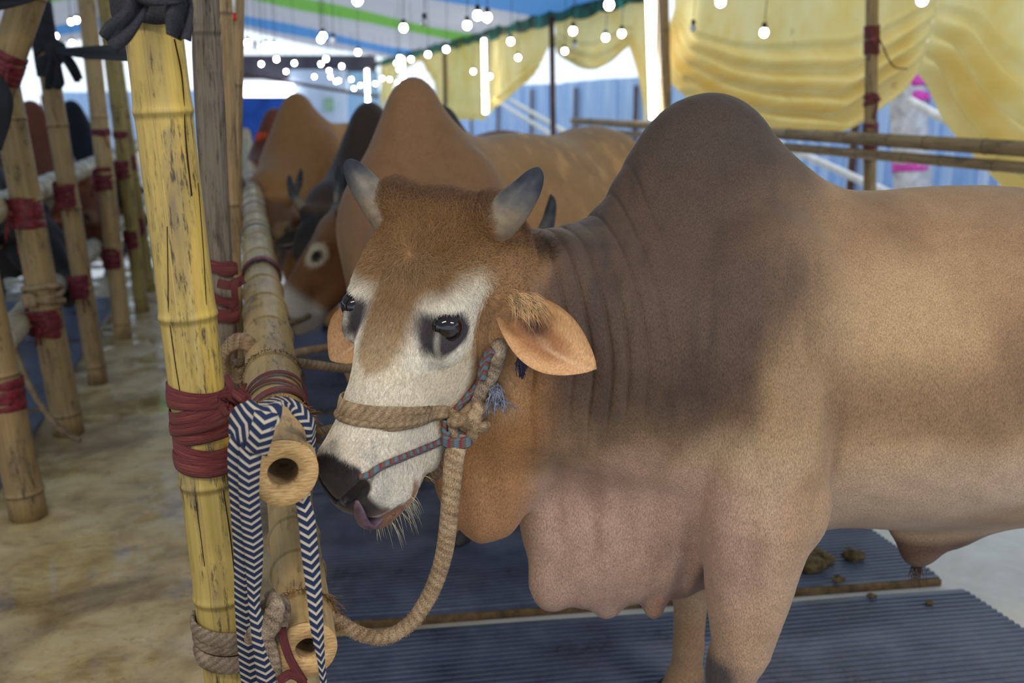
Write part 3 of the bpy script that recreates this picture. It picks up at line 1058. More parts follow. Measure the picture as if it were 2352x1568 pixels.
M_BAM_D = bamboo_material('dirty_bamboo', (140, 114, 76), (170, 144, 102), (84, 72, 58), dirtamt=.75)
M_BAM_W = bamboo_material('bleached_bamboo', (188, 172, 140), (214, 202, 176), (140, 126, 104), dirtamt=.5, gloss=.3)
M_WOOD = bamboo_material('grey_wood', (92, 84, 76), (136, 124, 108), (46, 42, 40), dirtamt=.7, gloss=.7)

def bamboo_mesh(p, q, r0, r1, nodes, seg=28, bend=0.0, ridge=.06, hollow=None, bside=None, crack=None, bulge=0.0):
    """culm from p to q; nodes at fractions along it"""
    p = np.asarray(p, float); q = np.asarray(q, float); L = np.linalg.norm(q - p)
    ts = set(np.linspace(0, 1, max(8, int(L / .08))).tolist())
    for n_ in nodes:
        for d in (-.030, -.014, -.008, -.004, 0, .004, .008, .014, .030):
            if 0 < n_ + d / L < 1: ts.add(n_ + d / L)
    ts = np.array(sorted(ts))
    r = r0 + (r1 - r0) * ts
    colr = np.ones(len(ts))
    for n_ in nodes:
        d = (ts - n_) * L
        r *= 1 + ridge * .75 * np.exp(-(d / .0045) ** 2) + ridge * .6 * np.exp(-((d) / .022) ** 2) - ridge * .30 * np.exp(-((d + .011) / .005) ** 2)
        colr *= 1 - .55 * np.exp(-((d + .006) / .004) ** 2) + .12 * np.exp(-((d - .004) / .006) ** 2)
    side = np.cross(q - p, [0, 1, 0.01]) if bside is None else np.asarray(bside, float)
    side = side / np.linalg.norm(side)
    pts = p + (q - p) * ts[:, None] + side * (bend * np.sin(math.pi * ts))[:, None]
    m = MB().tube(pts, r, seg, cap=hollow is None, rfun=None if not bulge else (lambda i, a: 1 + bulge * math.sin(a * 2 + i)))
    cc = np.repeat(colr, seg)[:, None] * np.ones(3)
    m.col = [cc]; m.hascol = True
    if hollow:
        d = (p - q) / L
        for end, rr, c_, sg in (((p, r[0], 0, 1)), ):
            ringo = m.v[0][:seg]; cen = ringo.mean(0)
    return m

def even_nodes(L, gap, start=.12, jit=.18, seed=0):
    r = np.random.default_rng(seed); out = []; x = start
    while x < L - .03:
        out.append(x / L); x += gap * (1 + jit * r.uniform(-1, 1))
    return out

def bamboo(name, p, q, r0, r1, gap, mat, label=None, cat=None, group=None, seed=0, parent=None, **k):
    L = np.linalg.norm(np.asarray(q) - np.asarray(p))
    m = bamboo_mesh(p, q, r0, r1, k.pop('nodes', None) or even_nodes(L, gap, .1, .2, seed), **k)
    off = rng.uniform(0, 50)
    for u_ in m.uv: u_ += np.array([0, off])
    o = m.build(name, mat, parent)
    return tag(o, label, cat, group)

# strips of red raffia wound round poles
t = NT('red_raffia')
uvn = t.coord('UV')
fb = t.noise(t.mapping(uvn, (22, 2.0, 1)), 1.0, 5, .65)
col = t.ramp(fb, [(.32, (58, 18, 24)), (.5, (112, 42, 46)), (.68, (160, 86, 80))])
t.color(col); t.rough(.45); t.bump(fb, 1.0, .004); t.b.inputs['Specular IOR Level'].default_value = .5
M_RAF = t.m
M_RAFD = plain('dark_red_raffia', (100, 30, 40), .5, .4, .35, 60, .3)

def wrap_mesh(c, d, r, bands, width=.02, seed=0, n=44, m=None):
    """bands: (height along d, tilt, tilt direction, width)"""
    c = np.asarray(c, float); d = np.asarray(d, float); d /= np.linalg.norm(d)
    e1 = np.cross(d, [0, 1, .1]); e1 /= np.linalg.norm(e1); e2 = np.cross(d, e1)
    g = np.random.default_rng(seed); m = m or MB()
    for (h, tilt, td, w) in bands:
        a = np.linspace(0, 2 * math.pi, n)
        rr = r * (1.015 + .02 * g.uniform()) + .0015
        rad = np.cos(a)[:, None] * e1 + np.sin(a)[:, None] * e2
        pts = c + rad * rr + d * (h + tilt * np.cos(a - td) + .002 * np.sin(a * 3 + g.uniform(0, 6)))[:, None]
        ww = w * (1 + .22 * np.sin(a * 2 + g.uniform(0, 6)) + .10 * np.sin(a * 5 + g.uniform(0, 6)))
        m.ribbon(pts, rad, ww, .003, 6)
    return m

def lashing(name, c, d, r, n, span, label, seed=0, mat=None, group=None, tails=1, cat='lashing', wd=.022):
    g = np.random.default_rng(seed)
    m = wrap_mesh(c, d, r, [(-span / 2 + span * (i + .5) / n, g.uniform(-.012, .012), g.uniform(0, 6.3), wd * g.uniform(.7, 1.2)) for i in range(n)], seed=seed, n=26)
    d = np.asarray(d, float) / np.linalg.norm(d)
    kp = np.asarray(c) + np.array([g.uniform(-.5, .8) * r, -1.05 * r, 0])
    m.ball(kp, (.018, .014, .016), 10, 7, noise=.3)
    for i in range(tails):
        a = g.uniform(-.6, .6)
        pts = spline([kp, kp + np.array([.02 * a, -.02, -.03]), kp + np.array([.05 * a, -.012, -.08 - .05 * g.uniform()])], 8)
        m.ribbon(pts, np.array([0.2, -1, 0.1]), .009, .002)
    o = m.build(name, mat or M_RAFD)
    return tag(o, label, cat, group)
# ---------------------------------------------------------------- front corner: post, rails, bindings
# tall yellow post nearest the camera
PB = P(556, 1900, 1.53); PB = P(565, 1690, 1.60)
_top = P(330, -120, 1.60); _bot = P(534, 1568, 1.60)
_dir = _top - _bot; _dir /= np.linalg.norm(_dir)
post_bot = _bot + _dir * ((0 - _bot[2]) / _dir[2]); post_top = _bot + _dir * ((2.05 - _bot[2]) / _dir[2])
def post_frac(py):
    px = 330 + (py + 120) / (1568 + 120) * (534 - 330)
    d = ray(px, py); best = min(np.linspace(0, 1, 3000), key=lambda q: np.linalg.norm(np.cross(post_bot + (post_top - post_bot) * q - np.array([0, 0, CAMH]), d / np.linalg.norm(d))))
    return best
PR = .049
post_nodes = [post_frac(y) for y in (1800, 1362, 1102, 722, 255, -60)]
post = empty('bamboo_post', tuple(post_bot), 'thick yellow bamboo post in front, tied to the rail end with red raffia', 'bamboo post')
bpy.context.view_layer.update()
_e1 = np.array([1, 0, 0.]) - _dir * _dir[0]; _e1 /= np.linalg.norm(_e1)
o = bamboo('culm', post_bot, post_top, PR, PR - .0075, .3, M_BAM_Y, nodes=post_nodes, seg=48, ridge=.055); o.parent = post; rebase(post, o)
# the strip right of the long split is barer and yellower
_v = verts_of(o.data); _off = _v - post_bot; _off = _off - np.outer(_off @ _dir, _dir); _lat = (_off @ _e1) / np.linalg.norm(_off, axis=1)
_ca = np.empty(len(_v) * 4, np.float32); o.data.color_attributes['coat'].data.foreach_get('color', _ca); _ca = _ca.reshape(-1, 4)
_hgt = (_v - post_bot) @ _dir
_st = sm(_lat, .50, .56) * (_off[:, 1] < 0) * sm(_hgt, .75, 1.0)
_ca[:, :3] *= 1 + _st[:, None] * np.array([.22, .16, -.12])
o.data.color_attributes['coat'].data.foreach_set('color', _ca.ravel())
def post_at(py, px=None):
    return post_bot + (post_top - post_bot) * post_frac(py)
_ax = (post_top - post_bot) / np.linalg.norm(post_top - post_bot)
# long splits in the skin
def post_surf(px, py, off=.0006, r=PR):
    c_ = post_at(py); d = ray(px, py); d /= np.linalg.norm(d)
    oc = np.array([0, 0, CAMH]) - c_
    dp = d - _ax * (d @ _ax); op = oc - _ax * (oc @ _ax)
    A = dp @ dp; Bq = op @ dp; Cq = op @ op - (r + off) ** 2
    disc = max(Bq * Bq - A * Cq, 0)
    return np.array([0, 0, CAMH]) + d * ((-Bq - math.sqrt(disc)) / A)
M_DARK = plain('dark_split', (38, 30, 20), .9, .1, .2)
def post_r(py): return PR - .0075 * post_frac(py)
for pts_, w_ in (([(400, 90), (415, 160), (421, 220), (424, 290), (430, 360), (440, 450)], .0032), ([(455, 420), (466, 560), (474, 700)], .0016), ([(384, 520), (386, 640), (388, 720), (402, 830), (420, 940)], .0015), ([(512, 1120), (530, 1240), (545, 1380)], .0022), ([(446, 1120), (470, 1300)], .0012)):
    pp = spline([post_surf(x, y, .0004, post_r(y)) for x, y in pts_], 24)
    o = MB().ribbon(pp, np.array([0, -1, .2]), w_, .0012).build('split', M_DARK); o.parent = post; rebase(post, o)

# upper and lower rail
def rail(name, p, q, r0, r1, nodes, label, mat, bore=.45, seed=3):
    e = empty(name, tuple(p), label, 'bamboo rail')
    bpy.context.view_layer.update()
    m = bamboo_mesh(p, q, r0, r1, nodes, seg=40, ridge=.075, hollow=True, bend=.02)
    o = m.build('culm', mat, e); rebase(e, o)
    d = (np.asarray(q) - p); d /= np.linalg.norm(d)
    e1 = np.cross(d, [0, 0, 1.]); e1 /= np.linalg.norm(e1); e2 = np.cross(e1, d)
    V = []; seg = 40; U_ = []
    for (rr, dz) in ((r0, 0.0), (r0 * .985, -.003), (r0 * bore, -.002), (r0 * bore * .96, .01)):
        for k in range(seg):
            a = 2 * math.pi * k / seg
            V.append(p + (e1 * math.cos(a) + e2 * math.sin(a)) * rr * (1 + (.015 * math.sin(3 * a) if rr > r0 * .9 else .03 * math.sin(2 * a))) + d * dz); U_.append((math.cos(a) * rr * 10, math.sin(a) * rr * 10))
    Fc = [(j * seg + k, j * seg + (k + 1) % seg, (j + 1) * seg + (k + 1) % seg, (j + 1) * seg + k) for j in range(3) for k in range(seg)]
    o = mesh_obj('cut_end', V, Fc, M_CUT, e, True, U_); rebase(e, o)
    V = []; 
    for (rr, dz) in ((r0 * bore, .004), (r0 * bore * .95, .05), (r0 * bore * .9, .16), (.001, .165)):
        for k in range(seg):
            a = 2 * math.pi * k / seg
            V.append(p + (e1 * math.cos(a) + e2 * math.sin(a)) * rr + d * dz)
    o = mesh_obj('bore', V, Fc, M_BORE, e, True); rebase(e, o)
    return e
t = NT('cut_bamboo'); uvn = t.coord('UV')
g1 = t.noise(t.mapping(uvn, (6, 34, 1), (0, 0, .45)), 1.0, 5, .65, .3)
t.color(t.ramp(g1, [(.28, (148, 112, 66)), (.5, (196, 160, 108)), (.75, (222, 192, 144))])); t.rough(.75); t.bump(g1, .5, .003)
M_CUT = t.m
M_BORE = plain('bamboo_bore', (150, 128, 98), .8, .2, .25, 40)
rp = P(650, 1085, 1.45); rq = along(rp, 14.0); rq[2] = 1.06
Lr = np.linalg.norm(rq - rp)
def rail_frac(py, p, q):
    best = None
    for f in np.linspace(0, 1, 6000):
        w = p + (q - p) * f; y = 784 - FPX * ((w[1] * ST + (w[2] - CAMH) * CT) / (w[1] * CT - (w[2] - CAMH) * ST))
        if y <= py: return f
    return 1.0
_nd = [rail_frac(y, rp, rq) for y in (985, 868, 775, 715, 668, 632, 600)]
_nd += [n for n in (np.array(even_nodes(Lr, .36, .2, .2, 4))) if n > _nd[-1] + .02]
up_rail = rail('bamboo_rail', rp, rq, .0545, .058, _nd, 'pale bamboo top rail with sawn hollow end facing the camera', M_BAM_P)
lp = P(706, 1490, 1.50); lq = along(lp, 14.0); lq[2] = .60
_nl = [rail_frac(y, lp, lq) for y in (1420, 1315, 1235, 1130)]
_nl += [n for n in (np.array(even_nodes(np.linalg.norm(lq - lp), .34, .2, .2, 6))) if n > _nl[-1] + .02]
low_rail = rail('bamboo_rail', lp, lq, .050, .054, _nl, 'pale bamboo bottom rail running below the sawn hollow rail', M_BAM_P, .42)
# fringes of sheath fibre at the rail's rings
def ring_fringe(p, q, f, r, n, ln, parent, a0=-.3, a1=3.4, mat=None):
    c_ = p + (q - p) * f; d = (q - p) / np.linalg.norm(q - p)
    e1 = np.cross(d, [0, 0, 1.]); e1 /= np.linalg.norm(e1); e2 = np.cross(e1, d)
    m = MB()
    for i in range(n):
        a = rng.uniform(a0, a1); rad = e1 * math.cos(a) + e2 * math.sin(a)
        b0 = c_ + rad * r * 1.05 + d * rng.uniform(-.004, .004)
        l = ln * rng.uniform(.4, 1.3); dr = rad * rng.uniform(.2, 1.0) - d * rng.uniform(-.6, .9) + rng.normal(size=3) * .25 + np.array([0, 0, -.25])
        m.tube(spline([b0, b0 + dr * l * .5, b0 + dr * l + np.array([0, 0, -.3 * l])], 4), [.0007, .0006, .0005, .0003], 4)
    o = m.build('sheath_fibres', mat or M_FIBRE, parent); rebase(parent, o); o['kind'] = 'stuff'
M_FIBRE = plain('sheath_fibre', (132, 100, 60), .8, .2, .3, 50)
ring_fringe(rp, rq, _nd[0], .0565, 200, .012, up_rail); ring_fringe(rp, rq, _nd[0], .0565, 45, .03, up_rail, -.5, .5)
ring_fringe(rp, rq, _nd[1], .0565, 220, .008, up_rail, mat=plain('dark_fibre', (92, 76, 40), .8, .2, .3, 50))
ring_fringe(lp, lq, _nl[0], .052, 220, .022, low_rail)

# red raffia binding of post and top rail
raf = empty('raffia_binding', tuple(post_at(960)), 'red raffia wound three times round the yellow post and over the top rail', 'raffia binding')
bpy.context.view_layer.update()
def post_band(yl, yr, w, off=.003, pxl=0, n=36, hump=0.0):
    """a band round the post passing pixel rows yl on its left edge and yr on its right edge"""
    hl_ = post_frac(yl); hr_ = post_frac(yr); Lp = np.linalg.norm(post_top - post_bot)
    e1 = np.array([1, 0, 0.]); e1 -= _ax * (e1 @ _ax); e1 /= np.linalg.norm(e1); e2 = np.cross(_ax, e1)
    if e2[1] > 0: e2 = -e2
    a = np.linspace(math.pi * 1.25, -math.pi * .25, n)
    rad = np.cos(a)[:, None] * e1 + np.sin(a)[:, None] * e2
    k = np.clip((1 - np.cos(a)) / 2, 0, 1)
    fr = hr_ * (1 - k) + hl_ * k
    r_ = PR - .0075 * fr + off
    pts = post_bot + (post_top - post_bot) * fr[:, None] + rad * r_[:, None] + _ax * (hump * np.sin(a))[:, None]
    return pts, rad
for (yl, yr, w, off) in ((885, 905, .020, .002), (905, 915, .024, .004), (950, 925, .028, .003), (975, 950, .022, .005), (985, 985, .026, .002), (1012, 1050, .038, .002), (1040, 1062, .028, .005)):
    pts, rad = post_band(yl, yr, w, off)
    ww = w * (1 + .18 * np.sin(np.linspace(0, 9, len(pts)) + yl))
    o = MB().ribbon(pts, rad, ww, .0035, 7).build('band', M_RAF, raf); rebase(raf, o)
_k = P(545, 925, 1.50)
km = MB()
for i in range(9):
    a = rng.uniform(0, 6.28, 3)
    ring = [_k + np.array([.018 * math.cos(q + a[0]), -.012 + .012 * math.sin(q * 1 + a[1]), .020 * math.sin(q + a[2])]) * rng.uniform(.6, 1.2) for q in np.linspace(0, 6.28, 16)]
    km.ribbon(ring, np.array([rng.normal() * .5, -1, rng.normal() * .5]), .013, .003, 6)
o = km.build('knot', M_RAF, raf); rebase(raf, o)
for ctrl, w_ in (([(545, 925, 1.49), (532, 890, 1.485), (522, 868, 1.49), (518, 860, 1.495)], .014), ([(548, 915, 1.49), (560, 890, 1.50), (566, 880, 1.50)], .010),
                 ([(545, 935, 1.485), (540, 1000, 1.485), (528, 1060, 1.482), (524, 1110, 1.48)], .008)):
    o = MB().ribbon(spline([P(*q) for q in ctrl], 14), np.array([.2, -1, .2]), [w_ * (1 - .6 * i / 13) for i in range(14)], .002, 7).build('loose_end', M_RAF, raf); rebase(raf, o)
# strands over the rail
def over_rail(f, w, a0=2.9, a1=-.7, tilt=.0, off=.004, r=.0565, n=26, p=rp, q=rq):
    c_ = p + (q - p) * f; d = (q - p) / np.linalg.norm(q - p)
    e1 = np.cross(d, [0, 0, 1.]); e1 /= np.linalg.norm(e1); e2 = np.cross(e1, d)
    a = np.linspace(a0, a1, n); rad = np.cos(a)[:, None] * e1 + np.sin(a)[:, None] * e2
    return c_ + rad * (r + off) + d * (tilt * np.cos(a))[:, None], rad
for py, w_, tl in ((925, .022, .02), (945, .018, -.01), (968, .024, .03)):
    pts, rad = over_rail(rail_frac(py, rp, rq), w_, tilt=tl)
    o = MB().ribbon(pts, rad, w_, .0035, 7).build('band', M_RAF, raf); rebase(raf, o)

# woven strap, navy with pale chevrons
t = NT('chevron_strap'); uvn = t.coord('UV')
s_ = t.add('ShaderNodeSeparateXYZ'); t.link(uvn, s_.inputs[0])
zz = t.math('ABSOLUTE', t.math('SUBTRACT', s_.outputs['X'], .5))
saw = t.math('FRACT', t.math('ADD', t.math('MULTIPLY', s_.outputs['Y'], 1.0), t.math('MULTIPLY', zz, 1.5)))
thr = t.noise(t.mapping(uvn, (60, 34, 1)), 1.0, 2)
st = t.math('ADD', saw, t.math('MULTIPLY', t.math('SUBTRACT', thr, .5), .16))
col = t.ramp(st, [(.0, (198, 188, 170)), (.30, (206, 198, 180)), (.36, (30, 44, 78)), (.94, (34, 50, 88)), (1.0, (198, 188, 170))])
weave = t.noise(t.mapping(uvn, (90, 60, 1)), 1.0, 2, .7)
col = t.mix(1.0, col, t.ramp(weave, [(.3, (.62, .62, .62, 1)), (.7, (1.15, 1.15, 1.15, 1))]), 'MULTIPLY')
t.color(col); t.rough(.8); t.bump(weave, .5, .002)
M_STRAP = t.m
strap = empty('woven_strap', tuple(P(590, 960, 1.42)), 'navy strap with pale chevrons looped over the rail end, its strands hanging down', 'strap')
bpy.context.view_layer.update()
SV = 1 / .0142                                                 # chevrons per metre
def strand(ctrl, w, nm='strand', n=50, nrm=(0, -1, .15), tw=0.0):
    pts = spline([P(*q) for q in ctrl], n)
    w = np.interp(np.linspace(0, 1, n), np.linspace(0, 1, len(w)), w)
    nr = np.array([[nrm[0] + tw * math.sin(3 * q), nrm[1], nrm[2]] for q in np.linspace(0, 1, n)])
    o = MB().ribbon(pts, nr, w, .004, SV).build(nm, M_STRAP, strap); rebase(strap, o)
strand([(560, 985, 1.405), (548, 1040, 1.40), (552, 1150, 1.42), (560, 1270, 1.45), (564, 1380, 1.48), (570, 1480, 1.50), (580, 1600, 1.52)], [.030, .033, .032, .032, .036, .036, .034])
strand([(590, 985, 1.395), (575, 1050, 1.39), (572, 1140, 1.41), (582, 1250, 1.44), (584, 1330, 1.46), (584, 1390, 1.465), (600, 1470, 1.47), (612, 1560, 1.48), (618, 1640, 1.49)], [.036, .032, .030, .030, .024, .017, .030, .031, .031], tw=.3)
strand([(690, 1130, 1.47), (704, 1190, 1.46), (712, 1270, 1.455), (722, 1360, 1.45), (728, 1440, 1.44), (738, 1520, 1.44), (746, 1600, 1.44)], [.021, .026, .027, .025, .021, .012, .010], tw=.5)
# the loop over the rail and its folded knot
pts, rad = over_rail(rail_frac(985, rp, rq), .03, 2.6, -1.2, tilt=.0, off=.007)
pts = spline([P(590, 955, 1.41), P(612, 935, 1.43), P(640, 922, 1.455), P(672, 932, 1.475), P(700, 958, 1.48), P(714, 985, 1.485), P(712, 1020, 1.50), P(700, 1080, 1.50), P(692, 1140, 1.48)], 50)
nr = spline([(-.2, -1, .5), (-.1, -.8, .7), (0, -.5, 1), (.4, -.5, .8), (.8, -.5, .5), (1, -.5, .2), (1, -.5, 0), (.7, -.8, 0), (.3, -1, 0)], 50)
o = MB().ribbon(pts, nr, .028, .004, SV).build('loop', M_STRAP, strap); rebase(strap, o)
pts = spline([P(530, 1000, 1.412), P(548, 985, 1.400), P(575, 968, 1.392), P(600, 950, 1.392), P(615, 938, 1.402), P(622, 930, 1.42)], 26)
o = MB().ribbon(pts, np.array([-.15, -1, .45]), [.018, .024, .034, .046, .054, .058, .062, .064, .064, .063, .062, .060] + [.058] * 6 + [.054, .05, .046, .042, .038, .034, .03, .028], .006, SV).build('knot', M_STRAP, strap); rebase(strap, o)
pts = spline([P(612, 945, 1.388), P(606, 975, 1.380), P(598, 1005, 1.380), P(588, 1040, 1.388)], 20)
o = MB().ribbon(pts, np.array([.25, -1, .25]), .034, .006, SV).build('knot', M_STRAP, strap); rebase(strap, o)

# ---------------------------------------------------------------- ropes
def rope_material(name, c0, c1, c2, su=6.0, sv=120.0, bump=.9):
    t = NT(name); uvn = t.coord('UV')
    s_ = t.add('ShaderNodeSeparateXYZ'); t.link(uvn, s_.inputs[0])
    tw = t.math('SINE', t.math('ADD', t.math('MULTIPLY', s_.outputs['Y'], sv), t.math('MULTIPLY', s_.outputs['X'], su * 6.28)))
    nz = t.noise(t.mapping(uvn, (40, 260, 1)), 1.0, 3, .7); co = t.noise(t.coord(), 30, 3)
    f = t.math('ADD', t.math('MULTIPLY', tw, .035), t.math('ADD', t.math('MULTIPLY', nz, .62), t.math('MULTIPLY', co, .36)))
    t.color(t.ramp(f, [(.34, c0), (.48, c1), (.60, c2)])); t.rough(.9); t.b.inputs['Specular IOR Level'].default_value = .15
    t.bump(f, bump, .003)
    return t.m
M_ROPE = rope_material('tan_rope', (92, 76, 58), (146, 124, 98), (186, 164, 134), 2, 420)
M_ROPEG = rope_material('grey_rope', (78, 66, 56), (128, 112, 96), (170, 154, 134), 2, 420)
t = NT('blue_red_cord'); uvn = t.coord('UV'); s_ = t.add('ShaderNodeSeparateXYZ'); t.link(uvn, s_.inputs[0])
ph = t.math('FRACT', t.math('ADD', t.math('MULTIPLY', s_.outputs['Y'], 52), s_.outputs['X']))
nz = t.noise(t.mapping(uvn, (20, 220, 1)), 1.0, 3, .7)
col = t.ramp(t.math('ADD', ph, t.math('MULTIPLY', t.math('SUBTRACT', nz, .5), .3)), [(.0, (126, 44, 50)), (.18, (126, 44, 50)), (.28, (70, 104, 122)), (.55, (92, 114, 122)), (.72, (92, 80, 74)), (.95, (96, 84, 76))])
t.color(col); t.rough(.8); t.bump(nz, .6, .002)
M_CORD = t.m

def skin_path(pix, off):
    return [on_bull(x, y, off) if on_bull(x, y, off) is not None else P(x, y, 1.62) for x, y in pix]
halter = empty('rope_halter', tuple(on_bull(1055, 945, .01)), 'worn tan rope halter with blue and red cord on the white-faced bull', 'halter')
bpy.context.view_layer.update()
def hpart(m, nm, mat): 
    o = m.build(nm, mat, halter); rebase(halter, o); return o
# noseband, right round the head
nb = []
_ctr = hpt(0, .345, -.10); _n1 = hpt(0, .392, -.004) - hpt(.085, .310, -.16)
_pl = np.cross(hpt(-.032, .392, -.005) - hpt(.083, .309, -.17), HW[2] * .3 + hpt(.054, .372, -.026) - hpt(.083, .309, -.17)); _pl /= np.linalg.norm(_pl)
_o = hpt(.083, .309, -.165)
def head_section(o, pl, ctr, n=60, off=.0035):
    ctr = ctr - pl * ((ctr - o) @ pl)
    e1 = HW[2] - pl * (HW[2] @ pl); e1 /= np.linalg.norm(e1); e2 = np.cross(pl, e1)
    out = []; nn = []
    ts = np.linspace(.02, .26, 200)
    for a in np.linspace(0, 2 * math.pi, n, endpoint=False):
        d = e1 * math.cos(a) + e2 * math.sin(a)
        dd = MAIN.f(w2loc(ctr + d * ts[:, None]))
        i = np.argmax(dd > 0); out.append(ctr + d * (ts[i] + off)); nn.append(d)
    out = np.array(out)
    for _ in range(2): out = (np.roll(out, 1, 0) + out * 2 + np.roll(out, -1, 0)) / 4
    return np.vstack([out, out[:1]]), np.array(nn + nn[:1])
pts, nn = head_section(_o, _pl, _ctr)
_nbd = hpt(-.03, .39, 0) - hpt(.09, .31, -.16); _nbd /= np.linalg.norm(_nbd)
_w = .022 + .020 * np.clip(((pts - hpt(.09, .31, -.16)) @ _nbd) / .14, 0, 1)
hpart(MB().ribbon(pts, nn, _w, .009, 1.0), 'noseband', M_ROPE)
hpart(MB().tube(pts + HW[1] * (.25 * _w)[:, None] + nn * .0005, .0055, 10), 'noseband_strand', M_ROPE)
hpart(MB().tube(pts - HW[1] * (.25 * _w)[:, None] + nn * .0005, .0055, 10), 'noseband_strand', M_ROPE)
# cheek ropes from the knot up behind the ear
cp = skin_path([(1062, 960), (1085, 925), (1108, 880), (1130, 835), (1146, 800)], .012)
cp += [cp[-1] + np.array([.012, .05, .012]), cp[-1] + np.array([.02, .10, .02])]
hpart(MB().tube(spline(cp, 40), .0155, 14), 'cheek_rope', M_ROPEG)
cp2 = [q + np.array([-.010, -.012, .004]) for q in skin_path([(1118, 862), (1134, 822), (1146, 798)], .014)]
hpart(MB().tube(spline(cp2, 20), .0085, 10), 'cheek_cord', M_CORD)
cc = [np.array(q) for q in skin_path([(1146, 796), (1120, 830), (1085, 880), (1050, 925), (1035, 948)], .010)]
hpart(MB().tube(spline(cc, 30), .0058, 10), 'cheek_cord', M_CORD)
# knots
kp = on_bull(1068, 950, .020)
km = MB().ball(kp, (.024, .022, .030), 20, 14, noise=.10)
for i, (ay, az) in enumerate(((.5, 1.0), (-.4, 1.0), (1.0, .2))):
    w_ = np.array([az, -.1, ay]); w_ /= np.linalg.norm(w_); w2_ = np.cross(w_, [0, -1, 0]); w2_ /= np.linalg.norm(w2_)
    km.tube([kp + np.array([0, -.026, 0]) * math.sin(q) + w_ * .030 * math.cos(q) + w2_ * .010 * (i - 1) for q in np.linspace(-.5, 3.6, 20)], .0105, 10)
hpart(km, 'knot', M_ROPE)
kp2 = on_bull(1100, 935, .018)
hpart(MB().ball(kp2, (.018, .016, .024), 14, 10, noise=.15), 'knot', M_ROPEG)
# strap from the knot down to the lower knot and under the jaw
kl = on_bull(1045, 1005, .03); kl = P(1045, 1008, depth(kl) * 0 + kl[1]) if kl is not None else P(1045, 1008, 1.6)
a1_ = on_bull(1098, 950, .02)
hpart(MB().tube(spline([a1_, P(1080, 985, a1_[1] - .005), P(1060, 1015, kl[1] - .012), P(1030, 1050, kl[1] + .0), P(1005, 1080, kl[1] + .03), P(985, 1090, kl[1] + .07)], 26), .0145, 12), 'jaw_rope', M_ROPEG)
hpart(MB().tube(spline([P(1040, 965, kp[1] - .004), P(1042, 985, kl[1] - .008), P(1048, 1010, kl[1] - .01)], 12), .010, 10), 'jaw_rope', M_ROPE)
km = MB()
for i in range(4):
    km.tube([P(1050 + 30 * math.cos(q) , 1010 + 9 * math.sin(q) + 5 * i - 8, kl[1] - .020 - .008 * math.sin(q)) for q in np.linspace(0, 6.28, 20)], .0048, 8)
km.tube(spline([P(1022, 965, kl[1] - .01), P(1020, 990, kl[1] - .014), P(1030, 1008, kl[1] - .018)], 10), .0052, 8)
hpart(km, 'cord_knot', M_CORD)
# cord to the nostril
nc_ = [P(1035, 1003, kl[1] - .014)] + [q for q in skin_path([(1000, 1018), (960, 1035), (915, 1052), (870, 1073), (845, 1085)], .006)] + [on_bull(828, 1098, -.004)]
hpart(MB().tube(spline(nc_, 40), .0062, 10), 'nose_cord', M_CORD)
M_TUFT = plain('blue_tuft', (118, 124, 140), .9, .1, .3, 80)
tf = MB(); b0 = on_bull(1128, 870, .022)
for i in range(90):
    d = np.array([rng.normal() * .35 + .25, -.3 + rng.normal() * .2, -1]) ; l = rng.uniform(.02, .042)
    tf.tube([b0 + rng.normal(size=3) * .005, b0 + d * l * .5 + rng.normal(size=3) * .006, b0 + d * l + rng.normal(size=3) * .006], [.0009, .0008, .0005], 4)
o = hpart(tf, 'frayed_tuft', M_TUFT); o['kind'] = 'stuff'
tf = MB(); b0 = on_bull(1197, 812, .012)
for i in range(50):
    d = np.array([rng.normal() * .22, -.2, -1]); l = rng.uniform(.025, .04)
    tf.tube([b0 + rng.normal(size=3) * .004, b0 + d * l * .5 + rng.normal(size=3) * .004, b0 + np.array([0, -.01, -1]) * l + rng.normal(size=3) * .003], [.0012, .001, .0005], 4)
o = hpart(tf, 'frayed_tuft', plain('dark_tuft', (58, 56, 78), .9, .1, .3, 80)); o['kind'] = 'stuff'

# lead rope hanging from the jaw to the lower rail
y0 = kl[1]
ctrl = [P(1050, 1015, y0 - .018), P(1042, 1060, y0 - .03), P(1036, 1130, y0 - .04), P(1030, 1200, y0 - .04), P(1018, 1280, y0 - .035), P(990, 1360, y0 - .03), P(945, 1428, y0 - .03), P(885, 1462, y0 - .035), P(830, 1455, y0 - .04), P(780, 1428, y0 - .05), P(735, 1402, y0 - .06), P(690, 1392, y0 - .05), P(648, 1396, y0 - .06)]
lr = empty('lead_rope', tuple(ctrl[0]), 'thick tan lead rope hanging in a loop from the halter to the lower rail', 'rope')
bpy.context.view_layer.update()
lpts = spline(ctrl, 110)
o = MB().tube(lpts, np.interp(np.linspace(0, 1, 110), [0, .1, .5, 1], [.0185, .0175, .0140, .0125]), 16, flat=.62, up=(0, -1, .1)).build('cord', M_ROPE, lr); rebase(lr, o)
fz = MB()
tg = np.gradient(lpts, axis=0); tg /= np.linalg.norm(tg, axis=1)[:, None]
for i in range(2600):
    j = rng.integers(2, 108); sd = np.cross(tg[j], [0, -1, 0]); sd /= np.linalg.norm(sd); a = rng.uniform(0, 6.28)
    d = sd * math.cos(a) + np.array([0, -1, 0]) * abs(math.sin(a)) * .7
    b = lpts[j] + d * .0135 + tg[j] * rng.uniform(-.006, .006)
    fz.put([b + tg[j] * .0006, b - tg[j] * .0006, b + d * rng.uniform(.002, .005) + tg[j] * rng.normal() * .003], [(0, 1, 2)])
o = fz.build('fuzz', M_ROPE, lr); rebase(lr, o); o['kind'] = 'stuff'
